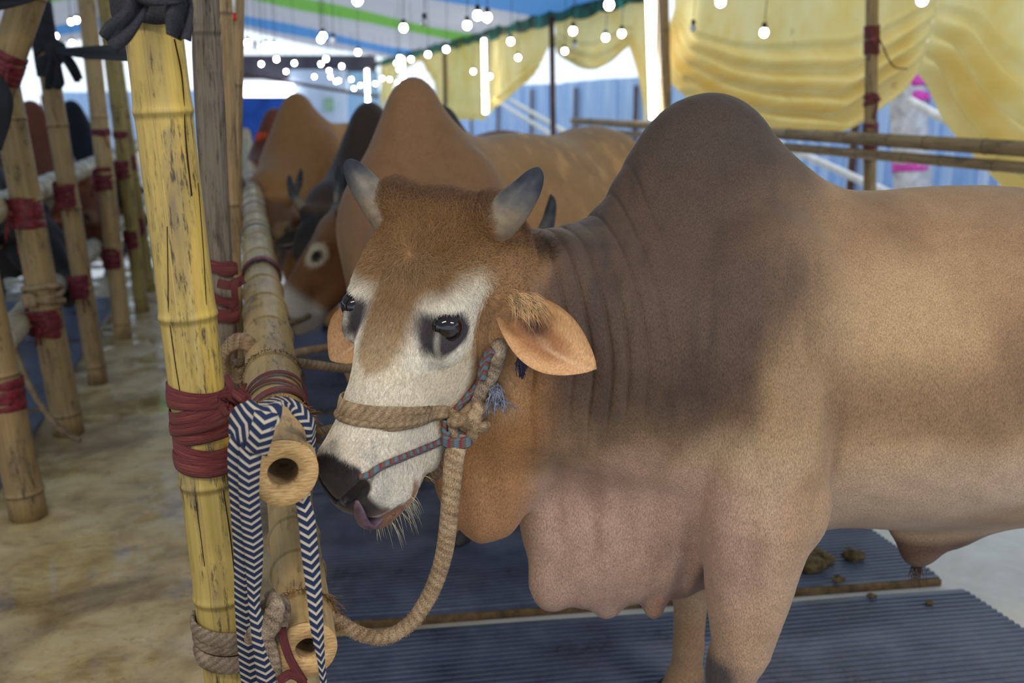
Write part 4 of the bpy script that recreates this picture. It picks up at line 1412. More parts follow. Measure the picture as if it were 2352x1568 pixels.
# where it is made fast round post and lower rail
for yl, yr, w_, th_ in ((1418, 1450, .030, .011), (1444, 1466, .020, .009), (1478, 1500, .032, .011)):
    pts, rad = post_band(yl, yr, w_, .007, n=44)
    o = MB().ribbon(pts, rad, w_, th_, 1).build('coil', M_ROPEG, lr); rebase(lr, o)
for ctrl, rr, nm in (([P(560, 1462, 1.505), P(592, 1448, 1.49), P(612, 1420, 1.50), P(622, 1385, 1.505), P(628, 1375, 1.53)], .0165, 'coil'),
                     ([P(620, 1372, 1.50), P(632, 1392, 1.475), P(625, 1430, 1.47), P(608, 1460, 1.475), P(618, 1500, 1.48), P(628, 1560, 1.49), P(625, 1620, 1.50)], .0165, 'coil'),
                     ([P(640, 1375, 1.51), P(650, 1395, 1.495), P(644, 1430, 1.49), P(630, 1470, 1.492), P(622, 1520, 1.495)], .0135, 'coil')):
    o = MB().tube(spline(ctrl, 30), rr, 14, flat=.42, up=(0, -1, .2)).build(nm, M_ROPEG, lr); rebase(lr, o)
# raffia end by the lower rail
rl = MB().ribbon(spline([P(648, 1440, 1.485), P(652, 1470, 1.478), P(665, 1510, 1.475), P(685, 1545, 1.475), P(698, 1565, 1.48)], 20), np.array([.2, -1, .2]), .014, .003, 7)
rl.ribbon(spline([P(640, 1565, 1.47), P(665, 1548, 1.472), P(690, 1558, 1.475), P(700, 1590, 1.48)], 14), np.array([0, -1, .4]), .016, .003, 7)
tag(rl.build('raffia_scrap', M_RAF), 'scrap of red raffia hanging at the lower rail end beside the strap', 'raffia')
# ---------------------------------------------------------------- poles of the left fence, seen along the aisle
def pole_line(x0, y0, x1, y1, F, zt=None, zb=0.0, F1=None):
    a = P(x0, y0, F1 if F1 else F); b = P(x1, y1, F); d = a - b; d /= np.linalg.norm(d)
    bot = b + d * ((zb - b[2]) / d[2]); top = a if zt is None else b + d * ((zt - b[2]) / d[2])
    return bot, top
def pole(px, F, r, mat, label, gap=.35, zt=2.6, seed=0, name='bamboo_pole', zb=0.0, r1=None, group=None, **k):
    b, t_ = pole_line(*px, F, zt, zb)
    o = bamboo(name, b, t_, r, r1 or r * .9, gap, mat, label, 'bamboo pole', group, seed, **k)
    return o, b, t_
def on_line(b, t_, z): return b + (t_ - b) * ((z - b[2]) / (t_[2] - b[2]))
gw, gb, gt = pole((472, 60, 512, 780), 2.45, .036, M_WOOD, 'weathered grey wooden post just behind the yellow bamboo post', .9, 2.7, 3, 'wooden_post', ridge=.0, bulge=.04)
gw['category'] = 'post'
pole((512, 60, 522, 330), 2.75, .027, M_BAM_D, 'slim pale pole pressed against the right of the grey wooden post', .5, 2.8, 5, ridge=.03)
pole((545, 40, 541, 330), 3.05, .021, M_BAM_D, 'second slim pole right of the grey wooden post, over the rail', .5, 2.8, 6, ridge=.03)
left = {}
for key, px, F, r, mat, lab, zt in (
    ('a', (-60, 560, 66, 1180), 3.43, .066, M_BAM_D, 'thick brownish bamboo pole at the left edge, its dark foot on the wet floor', 1.02),
    ('b', (52, 420, 158, 990), 4.37, .068, M_BAM_D, 'mottled bamboo pole with a tan rope tied round it low down', 1.75),
    ('c', (128, 260, 226, 880), 5.21, .052, M_BAM_D, 'bamboo pole with black cloth knotted round its upper part', 2.6),
    ('d', (205, 60, 283, 772), 6.28, .056, M_BAM_P, 'pale bamboo pole right of the black-knotted one', 2.8),
    ('e', (246, 60, 326, 712), 7.10, .050, M_BAM_Y, 'yellow bamboo pole, second from the front post', 2.8),
    ('f', (274, 160, 346, 660), 7.90, .038, M_BAM_Y, 'slim bright yellow bamboo pole half hidden beside the front post', 2.8)):
    left[key] = pole(px, F, r, mat, lab, .42, zt, ord(key))
lb, lt_ = pole_line(76, -40, -36, 300, 3.9, 2.3, .95)
bamboo('bamboo_pole', lb, lt_, .060, .062, .45, M_BAM_D, 'bamboo pole slanting in at the upper left corner, wound with red raffia', 'bamboo pole', None, 9)
lashing('raffia_lashing', on_line(lb, lt_, 1.62), lt_ - lb, .064, 5, .11, 'dark red raffia on the slanting pole at the upper left', 3)
for z, nm, sd, lab in ((1.04, 'bamboo_rail', 21, 'pale bamboo upper rail tied behind the left row of poles'), (.53, 'bamboo_rail', 22, 'lower bamboo rail of the left row of poles')):
    c0 = left['b'][1] * 1; c0[2] = 0
    base = on_line(left['b'][1], left['b'][2], z) - RN * .125
    p_ = base - RD * 1.15; q_ = base + RD * 10; p_[2] = q_[2] = z
    if z < .6: p_ = base - RD * .42; p_[2] = z
    bamboo(nm, p_, q_, .060, .055, .30, M_BAM_W, lab, 'bamboo rail', None, sd)
sd = 30
for key, nm_ in (('b', 'mottled pole with the rope'), ('c', 'black-knotted pole'), ('d', 'pale pole'), ('e', 'wider yellow pole'), ('f', 'slim yellow pole')):
    for z, wh in ((1.04, 'upper'), (.53, 'lower')):
        o, b, t_ = left[key]; sd += 1
        rr = {'b': .068, 'c': .052, 'd': .056, 'e': .05, 'f': .038}[key]
        lashing('raffia_lashing', on_line(b, t_, z + (-.02 if z > .6 else 0)) - RN * .012, t_ - b, rr + .004, 5, .12, 'dark red raffia of the %s rail on the %s' % (wh, nm_), sd, tails=2, wd=.034)
lashing('raffia_lashing', on_line(left['d'][1], left['d'][2], 1.30), (0, 0, 1), .054, 2, .03, 'thin red raffia ring high on the pale pole', 61)
lashing('raffia_lashing', on_line(left['e'][1], left['e'][2], 1.26), (0, 0, 1), .049, 2, .03, 'thin red raffia ring high on the yellow pole', 62)
lashing('raffia_lashing', on_line(left['a'][1], left['a'][2], .47), (0, 0, 1), .066, 4, .10, 'dark red raffia round the brownish pole at the left edge', 63, tails=2, wd=.032)
# tan rope on the mottled pole
b, t_ = left['b'][1:3]
c_ = on_line(b, t_, .66)
rt = empty('tan_rope', tuple(c_), 'tan rope knotted round the mottled pole, its end trailing to the wet floor', 'rope')
bpy.context.view_layer.update()
m = MB()
for h in (-.03, .0, .028):
    a = np.linspace(0, 6.28, 26)
    m.tube(np.stack([c_[0] + .078 * np.cos(a), c_[1] + .078 * np.sin(a), c_[2] + h + .012 * np.sin(a + h * 90)], 1), .0135, 8)
m.ball(c_ + np.array([-.02, -.085, -.02]), (.035, .03, .035), 12, 8, noise=.2)
o = m.build('coil', M_ROPE, rt); rebase(rt, o)
o = MB().tube(spline([P(70, 745, 4.30), P(35, 785, 4.25), P(45, 830, 4.2), P(75, 900, 4.15), P(120, 965, 4.15), P(160, 1000, 4.2), P(185, 1010, 4.2)], 30), .013, 8).build('cord', M_ROPE, rt); rebase(rt, o)

# lashings on the main rail
for i, (f_, lab, mt) in enumerate(((rail_frac(636, rp, rq), 'dark red raffia tying the top rail to the grey wooden post', M_RAFD), (rail_frac(492, rp, rq), 'dark red raffia ring on the top rail, next beyond the black band', M_RAFD),
                           (rail_frac(548, rp, rq), 'black band round the top rail', M_BLK_BAND := plain('black_band', (44, 48, 52), .6, .3, .2, 30)), (rail_frac(436, rp, rq), 'dark red raffia far along the top rail', M_RAFD))):
    lashing('raffia_lashing' if mt is M_RAFD else 'tape_band', rp + (rq - rp) * f_, rq - rp, .058, (3, 2, 2, 3)[i], (.05, .03, .03, .06)[i], lab, 70 + i, mt, tails=0, wd=.022)
gz = on_line(gb, gt, 1.06)
m = wrap_mesh(gz, gt - gb, .042, [(.035, .01, 1, .03), (-.07, -.012, 2, .034), (-.035, .02, 0, .02)], seed=5)
m.ribbon(spline([P(500, 650, 2.36), P(530, 655, 2.34), P(560, 640, 2.34)], 10), np.array([0, -1, .2]), .022, .003)
m.ribbon(spline([P(545, 640, 2.33), P(538, 660, 2.32), P(540, 690, 2.33), P(530, 710, 2.36)], 10), np.array([0, -1, .2]), .016, .003)
tag(m.build('raffia_lashing', M_RAF), 'red raffia wound round the grey wooden post at rail height', 'lashing')

# ---------------------------------------------------------------- black cloth
t = NT('black_cloth'); co = t.coord()
wv = t.noise(t.mapping(co, (500, 500, 500)), 1.0, 2); fo = t.noise(co, 26, 4, .6, 1.0)
t.color(t.ramp(wv, [(.3, (26, 27, 33)), (.7, (48, 50, 58))])); t.rough(.85); t.bump(fo, .5, .012)
M_BLK = t.m
def flap(outline_l, outline_r, n=22, m_=9, fold=.012, F=1.5, cyc=2.0):
    A = spline([P(*q) for q in outline_l], n); Bq = spline([P(*q) for q in outline_r], n)
    V = []; UV = []
    for i in range(n):
        for j in range(m_):
            q = j / (m_ - 1)
            p = A[i] * (1 - q) + Bq[i] * q
            p = p + np.array([0, -1, .2]) * fold * math.sin(q * math.pi * cyc + .8 * i / n * 3) * (.3 + .7 * math.sin(math.pi * q)) 
            V.append(p); UV.append((q, i / n))
    Fc = [(i * m_ + j, i * m_ + j + 1, (i + 1) * m_ + j + 1, (i + 1) * m_ + j) for i in range(n - 1) for j in range(m_ - 1)]
    return V, Fc
bk = empty('black_cloth', tuple(post_at(0)), 'black cloth knotted round the top of the thick yellow post', 'cloth')
bpy.context.view_layer.update()
def bpart(nm, m): o = m.build(nm, M_BLK, bk); rebase(bk, o); sf = o.modifiers.new('thickness', 'SOLIDIFY'); sf.thickness = .003; return o
pf = post_frac(-8); cpt = post_bot + (post_top - post_bot) * pf
bpart('band', wrap_mesh(cpt, _ax, PR * 1.12, [(-.018, .010, .5, .05), (.02, -.006, 2, .05), (.05, .01, 1, .05)], seed=3))
V, Fc = flap([(300, -20, 1.50), (285, 25, 1.48), (245, 55, 1.46), (228, 78, 1.45)], [(352, 5, 1.50), (328, 50, 1.485), (300, 92, 1.47), (266, 120, 1.455)], cyc=2.4)
bpart('flap', MB().put(V, Fc))
V, Fc = flap([(392, 0, 1.50), (386, 30, 1.49), (383, 60, 1.485), (384, 80, 1.48)], [(440, -10, 1.52), (446, 25, 1.51), (443, 65, 1.505), (438, 97, 1.50)], cyc=2.0, fold=.016)
bpart('flap', MB().put(V, Fc))
V, Fc = flap([(300, -15, 1.49), (330, 8, 1.48), (370, 14, 1.48), (410, 12, 1.49)], [(330, -45, 1.49), (350, -30, 1.48), (380, -30, 1.48), (430, -30, 1.50)], cyc=2.0, fold=.014)
bpart('flap', MB().put(V, Fc))
# strip of black cloth between two poles
b, t_ = left['c'][1:3]
bc = empty('black_cloth', tuple(on_line(b, t_, 1.7)), 'long black cloth knotted on the bamboo pole left of the front post, drawn taut across', 'cloth')
bpy.context.view_layer.update()
bk = bc
m = wrap_mesh(on_line(b, t_, 1.80), t_ - b, .056, [(-.16 + .05 * i, .012 * (-1) ** i, i, .07) for i in range(17)], seed=8)
bpart('band', m)
m = MB().ball(P(128, 118, 5.1), (.05, .045, .06), 14, 9, noise=.25); bpart('knot', m)
V, Fc = flap([(118, 125, 5.08), (108, 160, 5.05), (103, 190, 5.05), (102, 205, 5.05)], [(135, 120, 5.08), (142, 160, 5.05), (148, 190, 5.05), (140, 205, 5.05)], cyc=3, fold=.02); bpart('flap', MB().put(V, Fc))
V, Fc = flap([(130, 115, 5.05), (145, 140, 5.03), (160, 165, 5.02), (172, 190, 5.02)], [(138, 110, 5.05), (165, 130, 5.03), (182, 155, 5.02), (192, 182, 5.02)], cyc=2, fold=.02); bpart('flap', MB().put(V, Fc))
V, Fc = flap([(128, 122, 5.08), (180, 132, 4.3), (240, 138, 3.4), (300, 142, 2.4), (345, 150, 1.70)], [(128, 112, 5.08), (180, 108, 4.3), (240, 104, 3.4), (300, 104, 2.4), (345, 100, 1.70)], cyc=3, fold=.012); bpart('strip', MB().put(V, Fc))
bk = empty('black_cloth', tuple(P(10, 200, 3.7)), 'black cloth bunched at the left edge below the slanting pole', 'cloth')
bpy.context.view_layer.update()
V, Fc = flap([(-60, 170, 3.75), (-60, 230, 3.7), (-60, 290, 3.7), (-60, 345, 3.7)], [(8, 180, 3.75), (28, 225, 3.7), (22, 280, 3.7), (2, 345, 3.7)], cyc=3, fold=.03); bpart('flap', MB().put(V, Fc))
bk = empty('black_cloth', tuple(P(50, 0, 3.6)), 'black cloth edge across the upper left corner', 'cloth')
bpy.context.view_layer.update()
V, Fc = flap([(-80, 40, 3.6), (0, 25, 3.6), (60, 12, 3.6), (110, -8, 3.6)], [(-80, -60, 3.6), (0, -60, 3.6), (60, -60, 3.6), (110, -60, 3.6)], cyc=3, fold=.03); bpart('flap', MB().put(V, Fc))

# ---------------------------------------------------------------- rubber mats with ribs
t = NT('rubber_mat'); co = t.coord()
n1_ = t.noise(co, 5, 5, .65); n2_ = t.noise(co, 40, 4, .7)
col = t.ramp(n1_, [(.3, (56, 64, 82)), (.55, (84, 94, 118)), (.8, (112, 120, 136))])
col = t.mix(t.ramp(n2_, [(.55, (0, 0, 0, 1)), (.8, (.5, .5, .5, 1))]), col, (110, 104, 96))
t.color(col); t.rough(t.ramp(n1_, [(.3, (.24, .24, .24, 1)), (.7, (.46, .46, .46, 1))])); t.b.inputs['Specular IOR Level'].default_value = .5; t.bump(n2_, .25, .003)
M_MAT = t.m
M_MATEDGE = plain('mat_edge', (120, 96, 66), .85, .2, .25, 30)
def mat(corner, u_, v_, Lu, Lv, label, pitch=.030, h=.022, lift=0.0, tilt=0.0):
    """corner: right far corner on the floor, u_ to the left, v_ towards the camera; ribs run along u_"""
    u_ = np.asarray(u_) / np.linalg.norm(u_); v_ = np.asarray(v_) / np.linalg.norm(v_)
    prof = [(0, 0), (0, h)]
    x = .02
    while x < Lv - .02:
        prof += [(x, h), (x + pitch * .12, h + .0045), (x + pitch * .50, h + .0045), (x + pitch * .62, h)]; x += pitch
    prof += [(Lv, h), (Lv, 0)]
    nu = 7; V = []
    for i in range(nu):
        for (a, z) in prof:
            V.append(np.asarray(corner) + u_ * Lu * i / (nu - 1) + v_ * a + np.array([0, 0, z + lift + .003 * math.sin(i * 1.7 + a * 3)]))
    k = len(prof)
    Fc = [(i * k + j, (i + 1) * k + j, (i + 1) * k + j + 1, i * k + j + 1) for i in range(nu - 1) for j in range(k - 1)]
    Fc += [tuple(range(k)), tuple((nu - 1) * k + j for j in range(k - 1, -1, -1)), ]
    e = empty('rubber_mat', tuple(corner), label, 'mat'); bpy.context.view_layer.update()
    o = mesh_obj('sheet', V, Fc, M_MAT, e, False); rebase(e, o)
    o = MB().box(np.asarray(corner) + u_ * Lu / 2 + v_ * (Lv + .006) + np.array([0, 0, lift + h * .45]), (Lu, .012, h * .8), np.stack([u_, v_, np.array([0, 0, 1.])], 1)).build('worn_edge', M_MATEDGE, e, False); rebase(e, o)
    return e
gm = G(2212, 1352, .022); gl = G(800, 1458, .022); gr = G(2400, 1478, .022)
um = gl - gm; um[2] = 0; vm = gr - gm; vm[2] = 0
gm[2] = 0
ul = um / np.linalg.norm(um)
mat(gm, um, vm, 1.98, 1.35, 'ribbed dark rubber mat nearest the camera under the fawn bull', .023)
gf = G(2158, 1322, .03); gf[2] = 0
wv_ = -RD
mat(gf - wv_ * .98, um, wv_, 1.98, .98, 'ribbed rubber mat with a worn raised edge, next behind the nearest mat', .022, .026)
mat(gf - wv_ * 2.02 + ul * .02, um, wv_, 2.0, 1.02, 'dark rubber mat under the tan bull behind, third from the camera', .03)
mat(gf - wv_ * 3.10 + ul * .02, um, wv_, 2.0, 1.02, 'dark rubber mat fourth from the camera, under the darker cattle', .03)
mat(gf - wv_ * 4.2 + ul * .02, um, wv_, 2.0, 1.04, 'dark rubber mat fifth from the camera, half hidden by cattle', .03)
lf0 = left['a'][1] + RD * 4.3 - RN * .16; lf0[2] = 0
for i in range(3):
    mat(lf0 - RD * (1.5 * i), -RN, -RD, 2.6, 1.44, ('dark mat far along behind the left poles', 'dark mat behind the middle of the left poles', 'dark mat behind the nearest left pole')[i], .03)

# dung
M_DUNG = plain('dung', (92, 76, 48), .8, .25, .45, 40, .6)
for i, (px, py, r, lab) in enumerate(((1858, 1308, .040, 'brown dung lump by the bull foreleg, largest of the pile'), (1852, 1282, .032, 'dung lump at the back of the pile, touching the bull leg'), (1892, 1292, .028, 'dung lump at the right of the pile'), (1958, 1284, .030, 'single dung lump right of the pile on the rubber mat'),
                                       (1876, 1276, .022, 'small dung lump behind the pile'), (1925, 1334, .016, 'small pale dung crumb near the mat edge'), (2135, 1387, .010, 'tiny dung crumb on the nearest mat'), (2002, 1372, .012, 'flattened dung crumb at the raised mat edge'))):
    g_ = G(px, py, .03); g_[2] = .030 + r * .5
    m = MB().ball(g_, (r * 1.15, r * 1.05, r * .62), 16, 11, noise=.28)
    m.ball(g_ + np.array([r * .7, -r * .2, -r * .1]), (r * .6, r * .55, r * .42), 12, 8, noise=.3)
    tag(m.build('dung_lump', M_DUNG), lab, 'dung')

# ---------------------------------------------------------------- right side poles, rails, lamps
def wall_pole(px0, py0, px1, py1, r, mat, lab, inset=.12, zt=None, name='bamboo_pole', seed=1, gap=.5):
    a = on_wall(px0, py0, inset); b = on_wall(px1, py1, inset); F = (a[1] + b[1]) / 2
    bt, tp = pole_line(px0, py0, px1, py1, F, zt or EAVE - .02, 0.0)
    o = bamboo(name, bt, tp, r, r * .95, gap, mat, lab, 'bamboo pole', None, seed)
    return o, bt, tp
_, rb, rt_ = wall_pole(2003, 20, 1998, 420, .034, M_BAM_D, 'bamboo pole before the yellow cloths, tied with red raffia at three heights', seed=4)
for z_, n_, sp_, lab in ((1.80, 6, .14, 'red raffia high on the right bamboo pole where the cloth is tied'), (1.50, 2, .05, 'thin red raffia ring at the middle of the right bamboo pole'), (1.31, 5, .13, 'red raffia tying the two right rails to the bamboo pole')):
    lashing('raffia_lashing', on_line(rb, rt_, z_), rt_ - rb, .037, n_, sp_, lab, int(z_ * 100), M_RAF, tails=2, wd=.026)
tie = MB().tube(spline([on_line(rb, rt_, 1.80) + np.array([.03, -.03, 0]), on_wall(2050, 150, .08), on_wall(2084, 158, .05)], 10), .004, 6)
tag(tie.build('tie_cord', M_RAFD), 'thin red cord from the right bamboo pole to the corner of the yellow cloth', 'cord')
zr = on_wall(2100, 328, .28)[2]
for dz, lab, r_, sd in ((0, 'upper of the two bamboo rails along the right side', .034, 41), (-.075, 'lower and thinner of the two bamboo rails along the right side', .026, 42)):
    a = wall_pt(-3.2, zr + dz + .01, .29); b = wall_pt(8.0, zr + dz, .29)
    bamboo('bamboo_rail', a, b, r_, r_ * .9, .33, M_BAM_D, lab, 'bamboo rail', None, sd)
M_DPOLE = plain('dark_pole', (88, 62, 52), .8, .2, .25, 20)
for px0, px1, lab, r_, sd in ((1268, 1270, 'thin dark pole between the parted pale cloths', .030, 51), (1021, 1023, 'thin dark pole at the far end of the right side', .03, 52)):
    a = on_wall(px0, 110, .1); b = pole_line(px0, 110, px1, 255, a[1], EAVE - .02, 0)
    bamboo('bamboo_pole', b[0], b[1], r_, r_, .5, M_DPOLE, lab, 'bamboo pole', None, sd)
_, tb, tt_ = wall_pole(1524, 20, 1530, 250, .045, M_BAM_D, 'bamboo pole right beside the large tube light', inset=.14, seed=6)

def emission(name, c, s):
    m = bpy.data.materials.new(name); m.use_nodes = True
    n = m.node_tree.nodes; n.remove(n['Principled BSDF'])
    e = n.new('ShaderNodeEmission'); e.inputs['Color'].default_value = tuple(c) + (1,); e.inputs['Strength'].default_value = s
    m.node_tree.links.new(e.outputs[0], n['Material Output'].inputs['Surface'])
    return m
M_TUBE = emission('tube_glow', (1.0, .97, .88), 26)
M_WHITE = plain('lamp_fitting', (215, 215, 210), .5, .3, .05)
M_SOCK = plain('lamp_socket', (32, 32, 34), .5, .3, .1)
M_RED = plain('red_cap', (190, 50, 40), .5, .3, .1)
def tube_light(p, q, lab, r=.017):
    p = np.asarray(p); q = np.asarray(q); d = (q - p) / np.linalg.norm(q - p)
    e = empty('tube_light', tuple(p), lab, 'tube light'); bpy.context.view_layer.update()
    o = MB().tube(np.linspace(p + d * .03, q - d * .03, 6), r, 14).build('tube', M_TUBE, e); rebase(e, o)
    m = MB(); m.tube(np.linspace(p, p + d * .035, 3), r * 1.15, 14); m.tube(np.linspace(q - d * .035, q, 3), r * 1.15, 14)
    o = m.build('end_cap', M_WHITE, e); rebase(e, o)
    o = MB().box((p + q) / 2 + RN * (r * 2.0), (r * 1.6, r * 1.6, np.linalg.norm(q - p)), None).build('batten', M_WHITE, e, False); rebase(e, o)
def wall_z(px, py, inset): return on_wall(px, py, inset)
a = on_wall(1500, 284, .22); b = on_wall(1490, -20, .22); tube_light(a, b, 'large upright tube light beside the bamboo pole, above the fawn bull', .024)
a = on_wall(1114, 266, .22); b = on_wall(1111, 84, .22); tube_light(a, b, 'upright tube light before the straight pale cloth', .022)
a = on_wall(928, 210, .3); b = on_wall(924, 128, .3); tube_light(a, b, 'upright tube light above the tan hump, far along', .022)
a = P(846, 268, 23); b = P(842, 156, 23); tube_light(a, b, 'farthest upright tube light, left of the tan hump', .026)
a = P(534, 30, 3.0); b = P(533, -60, 3.0)
e = empty('unlit_tube', tuple(a), 'white tube with a red cap hanging beside the slim poles', 'tube'); bpy.context.view_layer.update()
o = MB().tube(np.linspace(a, b, 4), .010, 12).build('tube', M_WHITE, e); rebase(e, o)
o = MB().tube(np.linspace(a - np.array([0, 0, .02]), a, 3), .011, 12).build('cap', M_RED, e); rebase(e, o)
o = MB().tube(np.linspace(b, b + np.array([0, 0, 1.0]), 3), .002, 6).build('wire', M_SOCK, e); rebase(e, o)

M_BULB = emission('bulb_glow', (1.0, .96, .86), 34)
t = NT('unlit_bulb'); t.color((210, 212, 215)); t.rough(.15); M_UNLIT = t.m
bulbs = [(569, 99), (601, 110), (611, 105), (629, 106), (635, 136), (600, 147), (676, 145), (657, 164), (737, 90), (742, 83), (822, 120), (737, 147), (749, 135), (785, 152), (756, 162), (759, 176), (772, 187), (778, 185), (722, 176), (807, 182), (813, 203), (862, 192), (828, 196), (878, 180), (895, 182), (913, 189), (918, 133), (911, 145), (944, 136), (916, 159), (927, 64), (983, 125), (1025, 113), (1087, 164), (1073, 58), (1097, 35), (821, 0), (1119, 40), (1173, 95), (1190, 132), (1125, 175), (1399, 11), (1316, 71), (1391, 86), (1428, 77), (1297, 117), (1655, 4), (1755, 75), (2118, 0), (163, 50), (176, 46), (127, 83), (165, 98), (75, 61)]
unlit = [(1592, 65), (1320, 105), (765, 92), (586, 108), (975, 52)]
def ceil_at(p):
    w = (WALL0 - p) @ RN
    return EAVE + .05 + (SLOPE * w if w < 4.2 else SLOPE * 4.2 - .19 * (w - 4.2))
def bulb_place(px, py):
    d = ray(px, py); sl = d[2] / d[1]
    F = min(18.0, max(4.2, .46 / max(sl, .012)))
    if px < 200: F = 9.0 + (px % 7)
    Fw = (on_wall(px, py, .35))[1]
    if 0 < Fw < F: F = Fw
    return P(px, py, F)
NAMES_DONE = []
def bulb(px, py, lit, lab, grp=None):
    p = bulb_place(px, py)
    r = .0235
    e = empty('string_bulb', tuple(p), lab, 'light bulb', grp); bpy.context.view_layer.update()
    if 'me' not in BULB:
        BULB['g'] = MB().ball((0, 0, 0), (r, r, r * 1.08), 14, 10).build('globe', M_BULB, e).data
        bpy.data.objects.remove(bpy.data.objects['globe'])
        BULB['s'] = MB().tube([(0, 0, r * .85), (0, 0, r * 1.4), (0, 0, r * 2.2), (0, 0, r * 2.5)], [.013, .015, .014, .006], 10).build('socket', M_SOCK, e).data
        bpy.data.objects.remove(bpy.data.objects['socket'])
        BULB['u'] = BULB['g'].copy(); BULB['u'].materials[0] = M_UNLIT
        BULB['me'] = 1
    for nm, dt in (('globe', BULB['g'] if lit else BULB['u']), ('socket', BULB['s'])):
        o = bpy.data.objects.new(nm, dt); link(o, e)
    zc = max(ceil_at(p) - .04, p[2] + .15)
    o = MB().tube([(0, 0, .07), (.01, 0, (zc - p[2]) * .5), (0, 0, zc - p[2])], .0025, 5).build('wire', M_SOCK, e)
    return e
BULB = {}
ORD = ['first', 'second', 'third', 'fourth', 'fifth', 'sixth', 'seventh', 'eighth', 'ninth', 'tenth', 'eleventh', 'twelfth', 'thirteenth', 'fourteenth', 'fifteenth', 'sixteenth', 'seventeenth', 'eighteenth', 'nineteenth', 'twentieth', 'twenty-first', 'twenty-second', 'twenty-third', 'twenty-fourth', 'twenty-fifth', 'twenty-sixth', 'twenty-seventh', 'twenty-eighth']
ZONES = ((0, 300, 'glowing bulb between the left poles, %s from the left there', 'bulbs between the left poles'),
         (300, 850, 'glowing bulb under the striped ceiling, %s from the left', 'bulbs strung under the striped ceiling'),
         (850, 960, 'glowing bulb over the tan hump, %s from the left there', 'bulbs clustered over the tan hump'),
         (960, 1210, 'glowing bulb near the second tube light, %s from the left around it', 'bulbs round the second tube light'),
         (1210, 1480, 'glowing bulb over the bright gap in the cloths, %s from the left there', 'bulbs over the bright gap'),
         (1480, 2400, 'glowing bulb in front of the big yellow cloth, %s from the left there', 'bulbs before the yellow cloth'))
for z0, z1, lab, grp in ZONES:
    for i, (px, py) in enumerate(sorted(b for b in bulbs if z0 <= b[0] < z1)):
        bulb(px, py, True, lab % ORD[i], grp)
for (px, py), lab in zip(unlit, ('unlit bulb hanging before the yellow cloth', 'unlit bulb over the bright gap in the cloths', 'unlit bulb under the blue ceiling stripe', 'unlit bulb at the left end of the string under the ceiling', 'unlit bulb below the green ceiling stripe')):
    bulb(px, py, False, lab)

